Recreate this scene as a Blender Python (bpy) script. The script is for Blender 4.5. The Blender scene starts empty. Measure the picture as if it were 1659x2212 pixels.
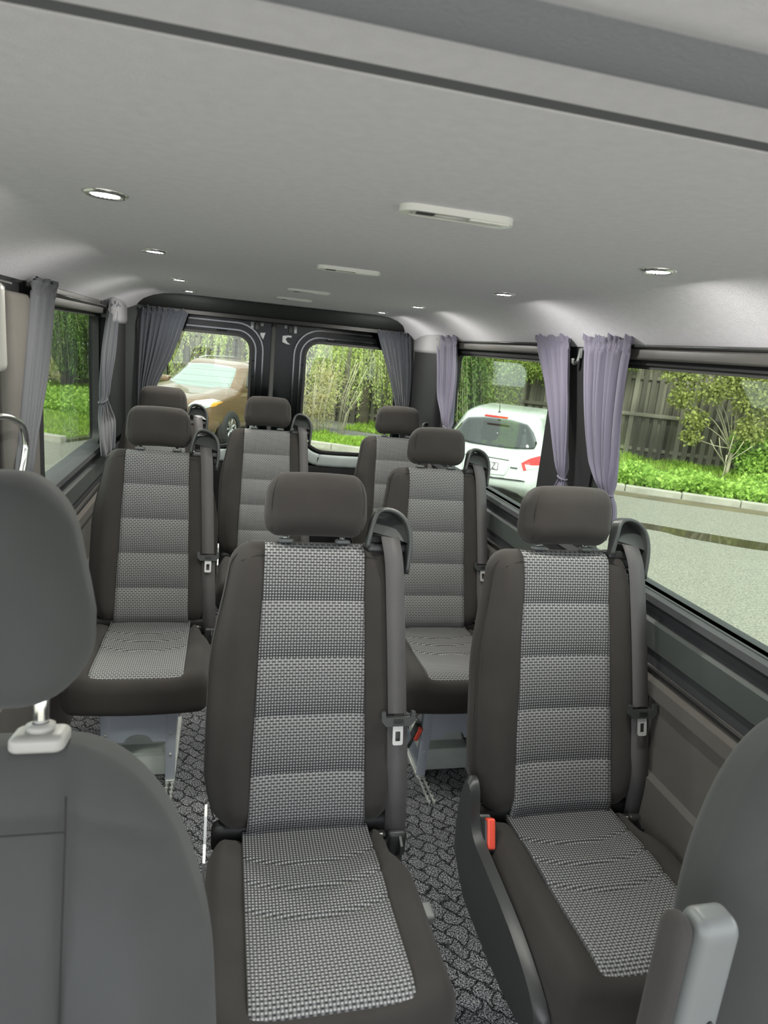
import bpy, math, random
import numpy as np
from mathutils import Vector, Matrix

SC = bpy.context.scene
COL = SC.collection
rng = np.random.default_rng(7)
random.seed(7)

# ------------------------------------------------------------------ camera, sky, sun, exposure
EYE = 1.55                      # metres above the van floor (floor is z = 0)
cam_data = bpy.data.cameras.new('camera')
cam = bpy.data.objects.new('camera', cam_data); COL.objects.link(cam)
SC.camera = cam
R = ((0.9709, -0.2206, 0.0936), (0.0367, -0.2491, -0.9678), (0.2369, 0.943, -0.2337))
M = Matrix(((R[0][0], -R[1][0], -R[2][0], 0), (R[0][1], -R[1][1], -R[2][1], 0), (R[0][2], -R[1][2], -R[2][2], EYE), (0, 0, 0, 1)))
cam.matrix_world = Matrix.Translation((0, 0, EYE)) @ M.to_3x3().normalized().to_4x4()
cam_data.sensor_fit = 'HORIZONTAL'; cam_data.sensor_width = 36.0
cam_data.lens = 36.0 * 1445 / 1659
cam_data.clip_start = 0.02; cam_data.clip_end = 300
cam_data.dof.use_dof = True; cam_data.dof.focus_distance = 2.2; cam_data.dof.aperture_fstop = 11

world = bpy.data.worlds.new('overcast_sky'); SC.world = world; world.use_nodes = True
wn = world.node_tree.nodes; bg = wn['Background']
bg.inputs['Color'].default_value = (0.92, 0.95, 1.0, 1); bg.inputs['Strength'].default_value = 1.55

sun_d = bpy.data.lights.new('sun', 'SUN'); sun = bpy.data.objects.new('sun', sun_d); COL.objects.link(sun)
sun_d.energy = 2.9; sun_d.angle = math.radians(12); sun_d.color = (1.0, 0.965, 0.90)
sun.rotation_euler = (math.radians(38), math.radians(-14), 0)
LAMP_W = 2.2

SC.view_settings.view_transform = 'Standard'; SC.view_settings.look = 'None'
SC.view_settings.gamma = 1.0; SC.view_settings.use_curve_mapping = False
SC.view_settings.exposure = 1.40

# ------------------------------------------------------------------ materials
MATS = {}
def nodes_of(m): return m.node_tree.nodes, m.node_tree.links
def pm(name, col, rough=0.7, metal=0.0, spec=0.5, bump=0.0, bscale=300.0, var=0.0, vscale=20.0, sheen=0.0, coat=0.0, emit=None, estr=0.0, coord='Object'):
    m = bpy.data.materials.new(name); m.use_nodes = True
    n, l = nodes_of(m); b = n['Principled BSDF']
    b.inputs['Base Color'].default_value = (*col, 1); b.inputs['Roughness'].default_value = rough
    b.inputs['Metallic'].default_value = metal; b.inputs['Specular IOR Level'].default_value = spec
    if sheen: b.inputs['Sheen Weight'].default_value = sheen; b.inputs['Sheen Roughness'].default_value = 0.5
    if coat: b.inputs['Coat Weight'].default_value = coat; b.inputs['Coat Roughness'].default_value = 0.06
    if emit: b.inputs['Emission Color'].default_value = (*emit, 1); b.inputs['Emission Strength'].default_value = estr
    if bump or var:
        tc = n.new('ShaderNodeTexCoord')
    if bump:
        t = n.new('ShaderNodeTexNoise'); t.inputs['Scale'].default_value = bscale; t.inputs['Detail'].default_value = 2
        bp = n.new('ShaderNodeBump'); bp.inputs['Strength'].default_value = bump; bp.inputs['Distance'].default_value = 0.002
        l.new(tc.outputs[coord], t.inputs['Vector']); l.new(t.outputs['Fac'], bp.inputs['Height']); l.new(bp.outputs['Normal'], b.inputs['Normal'])
    if var:
        t = n.new('ShaderNodeTexNoise'); t.inputs['Scale'].default_value = vscale; t.inputs['Detail'].default_value = 4
        r = n.new('ShaderNodeMapRange'); r.inputs['From Min'].default_value = 0.3; r.inputs['From Max'].default_value = 0.7
        r.inputs['To Min'].default_value = 1 - var; r.inputs['To Max'].default_value = 1 + var
        mx = n.new('ShaderNodeVectorMath'); mx.operation = 'SCALE'; mx.inputs[0].default_value = col
        l.new(tc.outputs[coord], t.inputs['Vector']); l.new(t.outputs['Fac'], r.inputs['Value']); l.new(r.outputs['Result'], mx.inputs['Scale']); l.new(mx.outputs[0], b.inputs['Base Color'])
    MATS[name] = m
    return m

def mth(n, l, op, a, b=None, c=None):
    x = n.new('ShaderNodeMath'); x.operation = op
    for i, v in enumerate((a, b, c)):
        if v is None: continue
        if isinstance(v, (int, float)): x.inputs[i].default_value = v
        else: l.new(v, x.inputs[i])
    return x.outputs[0]

def woven(name, seg=0.0):
    """Woven check of light knots on charcoal; in the upper part of every padded segment the knots close up into grey with dark dashes."""
    m = pm(name, (0.3, 0.3, 0.3), 0.85, sheen=0.05)
    n, l = nodes_of(m); b = n['Principled BSDF']
    uv = n.new('ShaderNodeUVMap'); uv.uv_map = 'UVMap'
    sp = n.new('ShaderNodeSeparateXYZ'); l.new(uv.outputs['UV'], sp.inputs[0])
    U, V = sp.outputs[0], sp.outputs[1]
    P = 0.0068
    a = mth(n, l, 'DIVIDE', U, P); r = mth(n, l, 'DIVIDE', V, P)
    ca = mth(n, l, 'MULTIPLY_ADD', mth(n, l, 'COSINE', mth(n, l, 'MULTIPLY', a, 2 * math.pi)), 0.5, 0.5)
    cr = mth(n, l, 'MULTIPLY_ADD', mth(n, l, 'COSINE', mth(n, l, 'MULTIPLY', r, 2 * math.pi)), 0.5, 0.5)
    dots = mth(n, l, 'MULTIPLY', ca, cr)
    fl = mth(n, l, 'FLOOR', r)
    dash = mth(n, l, 'MULTIPLY_ADD', mth(n, l, 'COSINE', mth(n, l, 'MULTIPLY', mth(n, l, 'ADD', a, fl), math.pi)), 0.5, 0.5)
    dash = mth(n, l, 'MULTIPLY', dash, mth(n, l, 'SUBTRACT', 1.0, cr))
    lo = mth(n, l, 'MULTIPLY', mth(n, l, 'POWER', dots, 1.5), 0.95)
    hi = mth(n, l, 'ADD', mth(n, l, 'SUBTRACT', 0.33, mth(n, l, 'MULTIPLY', dash, 0.48)), mth(n, l, 'MULTIPLY', dots, 0.42))
    if seg:
        w = mth(n, l, 'FRACT', mth(n, l, 'DIVIDE', V, seg))
        w = mth(n, l, 'POWER', w, 0.8)
    else:
        w = mth(n, l, 'MULTIPLY', V, -1.6)
    mr = n.new('ShaderNodeMix'); mr.data_type = 'FLOAT'; mr.clamp_factor = True
    l.new(w, mr.inputs[0]); l.new(lo, mr.inputs[2]); l.new(hi, mr.inputs[3])
    cr_ = n.new('ShaderNodeMix'); cr_.data_type = 'RGBA'; cr_.clamp_factor = True
    cr_.inputs[6].default_value = (0.022, 0.022, 0.026, 1); cr_.inputs[7].default_value = (0.52, 0.52, 0.51, 1)
    l.new(mr.outputs[0], cr_.inputs[0]); l.new(cr_.outputs[2], b.inputs['Base Color'])
    bp = n.new('ShaderNodeBump'); bp.inputs['Strength'].default_value = 0.35; bp.inputs['Distance'].default_value = 0.001
    l.new(mr.outputs[0], bp.inputs['Height']); l.new(bp.outputs['Normal'], b.inputs['Normal'])
    return m

pm('fabric', (0.044, 0.040, 0.037), 0.92, spec=0.15, bump=0.25, bscale=900, var=0.10, vscale=9, sheen=0.08)
pm('fabric_front', (0.058, 0.060, 0.058), 0.92, spec=0.15, bump=0.3, bscale=1200, var=0.08, vscale=7, sheen=0.08)
pm('stitch', (0.02, 0.019, 0.018), 0.9)
pm('piping', (0.05, 0.047, 0.043), 0.8)
woven('woven_back', 0.133); woven('woven_cushion')
pm('webbing', (0.085, 0.08, 0.081), 0.6, bump=0.2, bscale=500, var=0.06, vscale=14)
pm('black_plastic', (0.035, 0.037, 0.037), 0.38, bump=0.1, bscale=900)
pm('grey_plastic', (0.15, 0.16, 0.155), 0.42, bump=0.06, bscale=900)
pm('guide_plastic', (0.045, 0.05, 0.048), 0.4, bump=0.06, bscale=700)
pm('pale_plastic', (0.33, 0.325, 0.30), 0.4)
pm('white_plastic', (0.90, 0.90, 0.87), 0.25)
pm('chrome', (0.78, 0.78, 0.77), 0.18, metal=1.0)
pm('steel', (0.66, 0.66, 0.64), 0.35, metal=0.45)
pm('frame_paint', (0.16, 0.19, 0.235), 0.4, bump=0.05, bscale=700)
pm('frame_silver', (0.46, 0.50, 0.56), 0.45, metal=0.1)
pm('rail_alu', (0.62, 0.64, 0.6), 0.42, metal=0.55, var=0.1, vscale=30)
pm('pale_metal', (0.52, 0.56, 0.52), 0.5, var=0.06, vscale=20)
pm('red_plastic', (0.86, 0.10, 0.06), 0.4)
pm('bright_red', (0.75, 0.03, 0.03), 0.35)
pm('headliner_mid', (0.20, 0.20, 0.21), 0.95, spec=0.1, bump=0.3, bscale=500)
pm('headliner_shade', (0.33, 0.345, 0.385), 0.95, spec=0.15, bump=0.5, bscale=260)
pm('headliner', (0.80, 0.785, 0.845), 0.95, spec=0.2, bump=0.35, bscale=380, var=0.03, vscale=60)
pm('headliner_dark', (0.055, 0.059, 0.059), 0.95, spec=0.1, bump=0.3, bscale=500)
pm('trim_dark', (0.042, 0.043, 0.046), 0.55, spec=0.3, bump=0.12, bscale=700)
pm('trim_rail', (0.05, 0.048, 0.045), 0.45, bump=0.05, bscale=300)
pm('trim_olive', (0.060, 0.068, 0.064), 0.5, spec=0.35, bump=0.1, bscale=800)
pm('wall_fabric', (0.105, 0.098, 0.090), 0.9, spec=0.2, bump=0.3, bscale=700, var=0.05, vscale=10)
pm('pillar_trim', (0.018, 0.019, 0.020), 0.75, spec=0.2, bump=0.1, bscale=800)
pm('pale_trim', (0.38, 0.43, 0.42), 0.5)
pm('rubber', (0.012, 0.012, 0.012), 0.55)
pm('gap_strip', (0.16, 0.165, 0.175), 0.8, spec=0.2)
pm('seal_grey', (0.06, 0.062, 0.06), 0.6, spec=0.2)
pm('black_paint', (0.004, 0.005, 0.005), 0.16, spec=0.16)
pm('black_gloss', (0.004, 0.005, 0.005), 0.10, spec=0.7, coat=0.35)
pm('primer_patch', (0.5, 0.53, 0.54), 0.5)
pm('curtain_grey', (0.095, 0.097, 0.106), 0.85, spec=0.2, bump=0.2, bscale=700)
pm('windscreen', (0.20, 0.25, 0.23), 0.06, spec=0.8, coat=0.8)  # pale base colour paints in the sky's reflection on the glass
pm('curtain_violet', (0.13, 0.12, 0.165), 0.85, spec=0.2, bump=0.2, bscale=700, sheen=0.2)
pm('curtain_slate', (0.030, 0.034, 0.043), 0.85, spec=0.2, bump=0.2, bscale=700, sheen=0.3)
pm('lamp_lens', (0.9, 0.92, 0.85), 0.3, emit=(0.97, 1.0, 0.88), estr=14.0)
pm('lamp_chip', (1, 1, 0.95), 0.3, emit=(1.0, 1.0, 0.93), estr=40.0)
pm('asphalt', (0.20, 0.198, 0.165), 0.95, spec=0.2, bump=0.9, bscale=40, var=0.42, vscale=48)
pm('kerb_concrete', (0.33, 0.32, 0.27), 0.9, bump=0.5, bscale=30, var=0.15, vscale=5)
pm('path_tar', (0.13, 0.128, 0.12), 0.9, bump=0.4, bscale=50, var=0.15, vscale=2)
pm('soil', (0.075, 0.085, 0.03), 1.0, var=0.4, vscale=6)
pm('mud', (0.10, 0.085, 0.045), 0.8, var=0.3, vscale=2)
pm('water', (0.055, 0.05, 0.03), 0.05, spec=0.6)
pm('car_white', (0.50, 0.54, 0.51), 0.3, coat=0.7)
pm('car_brown', (0.17, 0.105, 0.058), 0.32, metal=0.25, coat=0.8)
pm('car_glass', (0.02, 0.026, 0.024), 0.05, spec=0.8, coat=0.5)
pm('tyre', (0.02, 0.02, 0.02), 0.8)
pm('alloy', (0.55, 0.55, 0.55), 0.3, metal=0.8)
pm('lens_clear', (0.7, 0.72, 0.7), 0.12, metal=0.4, coat=0.8)
pm('lens_amber', (0.8, 0.36, 0.05), 0.2, coat=0.6)
pm('bark', (0.10, 0.085, 0.06), 0.95, bump=0.8, bscale=20, var=0.3, vscale=6)
pm('pale_twig', (0.40, 0.37, 0.25), 0.9)

def fence_wood():
    m = pm('fence_wood', (0.1, 0.1, 0.08), 0.95); n, l = nodes_of(m); b = n['Principled BSDF']
    oi = n.new('ShaderNodeObjectInfo'); tc = n.new('ShaderNodeTexCoord'); mp = n.new('ShaderNodeMapping'); mp.inputs['Scale'].default_value = (30, 30, 1.5)
    t = n.new('ShaderNodeTexNoise'); t.inputs['Scale'].default_value = 1.5; t.inputs['Detail'].default_value = 4
    l.new(tc.outputs['Object'], mp.inputs[0]); l.new(mp.outputs[0], t.inputs[0])
    s = mth(n, l, 'ADD', mth(n, l, 'MULTIPLY', oi.outputs['Random'], 0.55), mth(n, l, 'MULTIPLY', t.outputs['Fac'], 0.5))
    r = n.new('ShaderNodeValToRGB'); e = r.color_ramp.elements
    e[0].position = 0.15; e[0].color = (0.055, 0.05, 0.038, 1); e[1].position = 0.95; e[1].color = (0.26, 0.24, 0.19, 1)
    l.new(s, r.inputs[0]); l.new(r.outputs[0], b.inputs['Base Color'])
fence_wood()

def carpet():
    m = pm('carpet', (0.1, 0.1, 0.1), 1.0, spec=0.1); n, l = nodes_of(m); b = n['Principled BSDF']
    tc = n.new('ShaderNodeTexCoord')
    t = n.new('ShaderNodeTexNoise'); t.inputs['Scale'].default_value = 250; t.inputs['Detail'].default_value = 3; t.inputs['Roughness'].default_value = 0.7
    l.new(tc.outputs['Object'], t.inputs[0])
    r = n.new('ShaderNodeValToRGB'); e = r.color_ramp.elements
    e[0].position = 0.44; e[0].color = (0.014, 0.014, 0.017, 1); e[1].position = 0.64; e[1].color = (0.58, 0.59, 0.62, 1)
    l.new(t.outputs['Fac'], r.inputs[0])
    # diamond lines of the loop pile
    mp = n.new('ShaderNodeMapping'); mp.inputs['Rotation'].default_value = (0, 0, math.radians(45)); mp.inputs['Scale'].default_value = (21, 21, 21)
    nz = n.new('ShaderNodeTexNoise'); nz.inputs['Scale'].default_value = 22; nz.inputs['Detail'].default_value = 2
    l.new(tc.outputs['Object'], nz.inputs[0])
    add = n.new('ShaderNodeVectorMath'); add.operation = 'MULTIPLY_ADD'; add.inputs[1].default_value = (0.05, 0.05, 0)
    l.new(nz.outputs['Color'], add.inputs[0]); l.new(tc.outputs['Object'], add.inputs[2]); l.new(add.outputs[0], mp.inputs[0])
    br = n.new('ShaderNodeTexBrick'); br.inputs['Scale'].default_value = 1.0; br.inputs['Mortar Size'].default_value = 0.11; br.inputs['Mortar Smooth'].default_value = 1.0
    br.inputs['Brick Width'].default_value = 1.15; br.inputs['Row Height'].default_value = 0.85
    br.inputs['Color1'].default_value = (1, 1, 1, 1); br.inputs['Color2'].default_value = (0.8, 0.8, 0.8, 1); br.inputs['Mortar'].default_value = (0.10, 0.10, 0.10, 1)
    l.new(mp.outputs[0], br.inputs['Vector'])
    mx = n.new('ShaderNodeMix'); mx.data_type = 'RGBA'; mx.blend_type = 'MULTIPLY'; mx.inputs[0].default_value = 1
    l.new(r.outputs[0], mx.inputs[6]); l.new(br.outputs['Color'], mx.inputs[7]); l.new(mx.outputs[2], b.inputs['Base Color'])
    bp = n.new('ShaderNodeBump'); bp.inputs['Strength'].default_value = 0.8; bp.inputs['Distance'].default_value = 0.004
    l.new(t.outputs['Fac'], bp.inputs['Height']); l.new(bp.outputs['Normal'], b.inputs['Normal'])
carpet()

def leafmat(name, c0, c1, trans=0.35):
    m = bpy.data.materials.new(name); m.use_nodes = True; n, l = nodes_of(m); n.clear()
    at = n.new('ShaderNodeAttribute'); at.attribute_name = 'tone'
    mx = n.new('ShaderNodeMix'); mx.data_type = 'RGBA'; mx.inputs[6].default_value = (*c0, 1); mx.inputs[7].default_value = (*c1, 1)
    l.new(at.outputs['Fac'], mx.inputs[0])
    d = n.new('ShaderNodeBsdfDiffuse'); t = n.new('ShaderNodeBsdfTranslucent'); o = n.new('ShaderNodeOutputMaterial')
    s = n.new('ShaderNodeMixShader'); s.inputs[0].default_value = trans
    l.new(mx.outputs[2], d.inputs[0]); l.new(mx.outputs[2], t.inputs[0]); l.new(d.outputs[0], s.inputs[1]); l.new(t.outputs[0], s.inputs[2])
    l.new(s.outputs[0], o.inputs[0]); MATS[name] = m
leafmat('leaf_willow', (0.15, 0.24, 0.04), (0.62, 0.70, 0.26))
leafmat('leaf_dark', (0.05, 0.10, 0.025), (0.20, 0.31, 0.09), 0.25)
leafmat('leaf_maple', (0.14, 0.17, 0.045), (0.46, 0.50, 0.17))
leafmat('leaf_hedge', (0.12, 0.19, 0.035), (0.40, 0.50, 0.14))
leafmat('leaf_grass', (0.14, 0.26, 0.03), (0.40, 0.58, 0.11))
leafmat('leaf_weed', (0.14, 0.28, 0.04), (0.46, 0.66, 0.16))
leafmat('leaf_dry', (0.30, 0.27, 0.12), (0.58, 0.54, 0.28))

def glassmat(name, tint):
    m = bpy.data.materials.new(name); m.use_nodes = True; n, l = nodes_of(m); n.clear()
    o = n.new('ShaderNodeOutputMaterial'); t = n.new('ShaderNodeBsdfTransparent'); t.inputs[0].default_value = (*tint, 1)
    g = n.new('ShaderNodeBsdfGlossy'); g.inputs['Roughness'].default_value = 0.02
    f = n.new('ShaderNodeFresnel'); ge = n.new('ShaderNodeNewGeometry')          # thin pane: the same 1.5 on its way in and out
    l.new(mth(n, l, 'MULTIPLY_ADD', ge.outputs['Backfacing'], 1 / 1.5 - 1.5, 1.5), f.inputs['IOR'])
    s = n.new('ShaderNodeMixShader'); l.new(f.outputs[0], s.inputs[0]); l.new(t.outputs[0], s.inputs[1]); l.new(g.outputs[0], s.inputs[2]); l.new(s.outputs[0], o.inputs[0])
    MATS[name] = m
glassmat('tinted_glass', (0.715, 0.76, 0.712))

# ------------------------------------------------------------------ mesh helpers
def mesh(name, V, F, mat, parent=None, smooth=True, uv=None, flat_angle=None):
    me = bpy.data.meshes.new(name)
    me.from_pydata([tuple(map(float, v)) for v in V], [], [tuple(map(int, f)) for f in F])
    if uv is not None:
        ul = me.uv_layers.new(name='UVMap')
        idx = np.empty(len(me.loops), dtype=np.int32); me.loops.foreach_get('vertex_index', idx)
        ul.data.foreach_set('uv', np.asarray(uv, dtype=np.float32)[idx].ravel())
    me.materials.append(MATS[mat]); me.validate()
    if smooth:
        me.polygons.foreach_set('use_smooth', [True] * len(me.polygons))
        if flat_angle: me.set_sharp_from_angle(angle=math.radians(flat_angle))
    o = bpy.data.objects.new(name, me); COL.objects.link(o)
    if parent: o.parent = parent
    return o

def empty(name, loc=(0, 0, 0), rz=0.0, parent=None):
    o = bpy.data.objects.new(name, None); COL.objects.link(o); o.location = loc; o.rotation_euler = (0, 0, rz)
    o.empty_display_size = 0.1
    if parent: o.parent = parent
    return o

def tag(o, label=None, cat=None, group=None, kind=None):
    if label: o['label'] = label
    if cat: o['category'] = cat
    if group: o['group'] = group
    if kind: o['kind'] = kind
    return o

def copy_tree(o, parent=None):
    c = o.copy(); COL.objects.link(c)
    if parent: c.parent = parent
    for ch in list(o.children): copy_tree(ch, c)
    return c

def join(parts):
    V = []; F = []; k = 0
    for v, f in parts:
        V += [tuple(p) for p in v]; F += [tuple(i + k for i in q) for q in f]; k += len(v)
    return V, F

def axis_samples(h, r, nin, nc):
    core = h - r
    c = [math.tan(t * math.pi / 4) for t in np.linspace(0, 1, nc + 1)][1:]
    inn = list(np.linspace(-core, core, nin + 1)) if core > 1e-6 else [0.0]
    return [-(core + r * t) for t in reversed(c)] + inn + [core + r * t for t in c]

def rbox(h, r, nin=(2, 2, 2), nc=3, c=(0, 0, 0)):
    """Rounded box: half sizes h, corner radii r; deform the returned vertex array freely."""
    ax = [axis_samples(h[i], r[i], nin[i], nc) for i in range(3)]
    key = {}; V = []; F = []
    def vid(p):
        k = tuple(round(t, 6) for t in p)
        if k not in key: key[k] = len(V); V.append(p)
        return key[k]
    for a in range(3):
        b, d = (a + 1) % 3, (a + 2) % 3
        for sgn in (-1, 1):
            for i in range(len(ax[b]) - 1):
                for j in range(len(ax[d]) - 1):
                    q = []
                    for (ii, jj) in ((i, j), (i + 1, j), (i + 1, j + 1), (i, j + 1)):
                        p = [0, 0, 0]; p[a] = sgn * h[a]; p[b] = ax[b][ii]; p[d] = ax[d][jj]; q.append(vid(tuple(p)))
                    F.append(tuple(q if sgn > 0 else q[::-1]))
    V = np.array(V, float); H = np.array(h); Rr = np.array(r); core = H - Rr
    q = np.clip(V, -core, core); dd = (V - q) / Rr; ln = np.linalg.norm(dd, axis=1)
    ln[ln < 1e-9] = 1
    # points on a flat face keep distance 1 along that axis
    V = q + dd / ln[:, None] * Rr
    return V + np.array(c), F

def box(cx, cy, cz, sx, sy, sz, bevel=0.0):
    if bevel:
        return rbox((sx / 2, sy / 2, sz / 2), (min(bevel, sx / 2 * .99), min(bevel, sy / 2 * .99), min(bevel, sz / 2 * .99)), (1, 1, 1), 2, (cx, cy, cz))
    x, y, z = sx / 2, sy / 2, sz / 2
    V = [(cx + a * x, cy + b * y, cz + c * z) for a in (-1, 1) for b in (-1, 1) for c in (-1, 1)]
    F = [(0, 1, 3, 2), (4, 6, 7, 5), (0, 4, 5, 1), (2, 3, 7, 6), (0, 2, 6, 4), (1, 5, 7, 3)]
    return V, F

def catmull(pts, n):
    P = [np.array(p, float) for p in pts]; P = [2 * P[0] - P[1]] + P + [2 * P[-1] - P[-2]]
    out = []
    for i in range(1, len(P) - 2):
        for k in range(n):
            t = k / n; a, b, c, d = P[i - 1:i + 3]
            out.append(0.5 * (2 * b + (c - a) * t + (2 * a - 5 * b + 4 * c - d) * t * t + (-a + 3 * b - 3 * c + d) * t ** 3))
    out.append(P[-2]); return out

def sweep(path, ra, rb, ref, n=10, square=False, cap=True):
    """Sweep an ellipse (ra across, rb along ref) along a path."""
    P = [np.array(p, float) for p in path]; ref = np.array(ref, float); V = []; F = []
    for i, p in enumerate(P):
        t = P[min(i + 1, len(P) - 1)] - P[max(i - 1, 0)]; t /= np.linalg.norm(t)
        a = np.cross(t, ref); a /= (np.linalg.norm(a) or 1); b = np.cross(a, t)
        A = ra[i] if hasattr(ra, '__len__') else ra; B = rb[i] if hasattr(rb, '__len__') else rb
        for k in range(n):
            th = 2 * math.pi * (k + .5) / n; cx, sx = math.cos(th), math.sin(th)
            if square: e = 0.45; cx = math.copysign(abs(cx) ** e, cx); sx = math.copysign(abs(sx) ** e, sx)
            V.append(p + a * A * cx + b * B * sx)
    for i in range(len(P) - 1):
        for k in range(n):
            F.append((i * n + k, i * n + (k + 1) % n, (i + 1) * n + (k + 1) % n, (i + 1) * n + k))
    if cap: F.append(tuple(range(n))[::-1]); F.append(tuple((len(P) - 1) * n + k for k in range(n)))
    return V, F

def tube(path, r, n=8, cap=True):
    d = np.array(path[-1], float) - np.array(path[0], float)
    ref = (0, 0, 1) if abs(d[2]) < 0.8 * np.linalg.norm(d) + 1e-9 else (0, 1, 0)
    return sweep(path, r, r, ref, n, cap=cap)

def frame_pts(P2, org, e1, e2, e3, w=0.0):
    o = np.array(org, float); a = np.array(e1, float); b = np.array(e2, float); c = np.array(e3, float)
    return [o + a * p[0] + b * p[1] + c * w for p in P2]

def prism(P2, org, e1, e2, e3, th, bulge=0.0):
    n = len(P2); A = frame_pts(P2, org, e1, e2, e3, -th / 2); B = frame_pts(P2, org, e1, e2, e3, th / 2)
    F = [tuple(range(n))[::-1], tuple(range(n, 2 * n))]
    F += [(i, (i + 1) % n, n + (i + 1) % n, n + i) for i in range(n)]
    return A + B, F

def rrect(w0, w1, h0, h1, r, n=6, rr=None):
    """Rounded rectangle loop, radii may differ: rr = (bl, br, tr, tl)."""
    rr = rr or (r,) * 4; out = []
    cs = [(w0 + rr[0], h0 + rr[0], 180, rr[0]), (w1 - rr[1], h0 + rr[1], 270, rr[1]), (w1 - rr[2], h1 - rr[2], 0, rr[2]), (w0 + rr[3], h1 - rr[3], 90, rr[3])]
    for cx, cy, a0, q in cs:
        for k in range(n + 1):
            a = math.radians(a0 + 90 * k / n); out.append((cx + q * math.cos(a), cy + q * math.sin(a)))
    return out

def ringplate(outer, inner, org, e1, e2, e3, th):
    """Plate with a hole: outer and inner loops with the same number of points."""
    n = len(outer); L = []
    for loop, w in ((outer, -th / 2), (inner, -th / 2), (inner, th / 2), (outer, th / 2)): L += frame_pts(loop, org, e1, e2, e3, w)
    F = []
    for q in range(4):
        for i in range(n):
            j = (i + 1) % n; a = q * n; b = ((q + 1) % 4) * n
            F.append((a + i, a + j, b + j, b + i))
    return L, F

def stretch_loop(inner, x0, x1, y0, y1, n=6):
    """Outer rectangle loop that matches an rrect() loop point for point."""
    out = []
    cs = [(x0, y0), (x1, y0), (x1, y1), (x0, y1)]
    for c in range(4):
        for k in range(n + 1):
            out.append(cs[c])
    m = len(inner); res = []
    for i, (px, py) in enumerate(inner):
        c = i // (n + 1); k = i % (n + 1); X, Y = cs[c]
        t = k / n
        if c == 0: q = (X, py) if t < .5 else (px, Y)
        elif c == 1: q = (px, Y) if t < .5 else (X, py)
        elif c == 2: q = (X, py) if t < .5 else (px, Y)
        else: q = (px, Y) if t < .5 else (X, py)
        if abs(t - .5) < .01: q = (X, Y)
        res.append(q)
    return res

def grid(nu, nv, fn, closed=False):
    V = []; F = []
    for i in range(nu + 1):
        for j in range(nv + 1): V.append(fn(i / nu, j / nv))
    for i in range(nu):
        for j in range(nv):
            a = i * (nv + 1) + j; F.append((a, a + nv + 1, a + nv + 2, a + 1))
    return V, F

def disc(c, r, nrm='z', n=20, th=0.004):
    a = [(r * math.cos(2 * math.pi * k / n), r * math.sin(2 * math.pi * k / n)) for k in range(n)]
    e = {'z': ((1, 0, 0), (0, 1, 0), (0, 0, 1)), 'y': ((1, 0, 0), (0, 0, 1), (0, 1, 0)), 'x': ((0, 1, 0), (0, 0, 1), (1, 0, 0))}[nrm]
    return prism(a, c, *e, th)

def lathe(prof, c, axis=2, n=24):
    V = []; F = []; m = len(prof)
    for k in range(n):
        a = 2 * math.pi * k / n
        for (r, h) in prof:
            p = [r * math.cos(a), r * math.sin(a), h]
            p = p if axis == 2 else ([h, p[0], p[1]] if axis == 0 else [p[0], h, p[1]])
            V.append([p[i] + c[i] for i in range(3)])
    for k in range(n):
        for i in range(m - 1):
            a = k * m + i; b = ((k + 1) % n) * m + i; F.append((a, b, b + 1, a + 1))
    return V, F

G = lambda x, c, w: np.exp(-((x - c) / w) ** 2)
def sstep(a, b, x):
    t = np.clip((x - a) / (b - a), 0, 1); return t * t * (3 - 2 * t)

# ------------------------------------------------------------------ van shell
XL, XR, YF, YR = -0.60, 1.16, -0.55, 4.06
YC0 = -0.30; YB = 0.74
def ceil_z(x, y):
    z = 1.75
    if x > 0.82: z -= 0.125 * min(1.25, (x - 0.82) / 0.32) ** 2
    if x < -0.24: z -= 0.10 * min(1.25, (-0.24 - x) / 0.34) ** 2
    if y > 3.70: z -= 0.045 * ((y - 3.70) / 0.36) ** 2
    return z
def struct(name, VF, mat, parent=None, smooth=True, fa=40, **k):
    o = mesh(name, VF[0], VF[1], mat, parent, smooth, flat_angle=fa, **k)
    if parent is None: o['kind'] = 'structure'
    return o
xs = list(np.linspace(XL - .03, -0.24, 9)) + list(np.linspace(-.1, .72, 6)) + list(np.linspace(.82, XR + .03, 10))
ysC = [0.5620] + list(np.linspace(.6, 3.7, 12)) + list(np.linspace(3.78, YR + .06, 6))
def ceil_patch(xs, ys, th=0.02, zf=ceil_z):
    V = []; F = []; nx = len(xs)
    for y in ys:
        for x in xs: V.append((x, y, zf(x, y)))
    m = len(V)
    for y in ys:
        for x in xs: V.append((x, y, zf(x, y) + th))
    for j in range(len(ys) - 1):
        for i in range(nx - 1):
            a = j * nx + i; F.append((a, a + nx, a + nx + 1, a + 1)); F.append((m + a, m + a + 1, m + a + nx + 1, m + a + nx))
    e = [j * nx for j in range(len(ys))]
    loop = list(range(nx)) + [j * nx + nx - 1 for j in range(1, len(ys))] + [(len(ys) - 1) * nx + i for i in range(nx - 2, -1, -1)] + [j * nx for j in range(len(ys) - 2, 0, -1)]
    for i in range(len(loop)): a, b = loop[i], loop[(i + 1) % len(loop)]; F.append((a, b, m + b, m + a))
    return V, F
ceiling = struct('ceiling', ceil_patch(xs, ysC), 'headliner')
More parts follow.
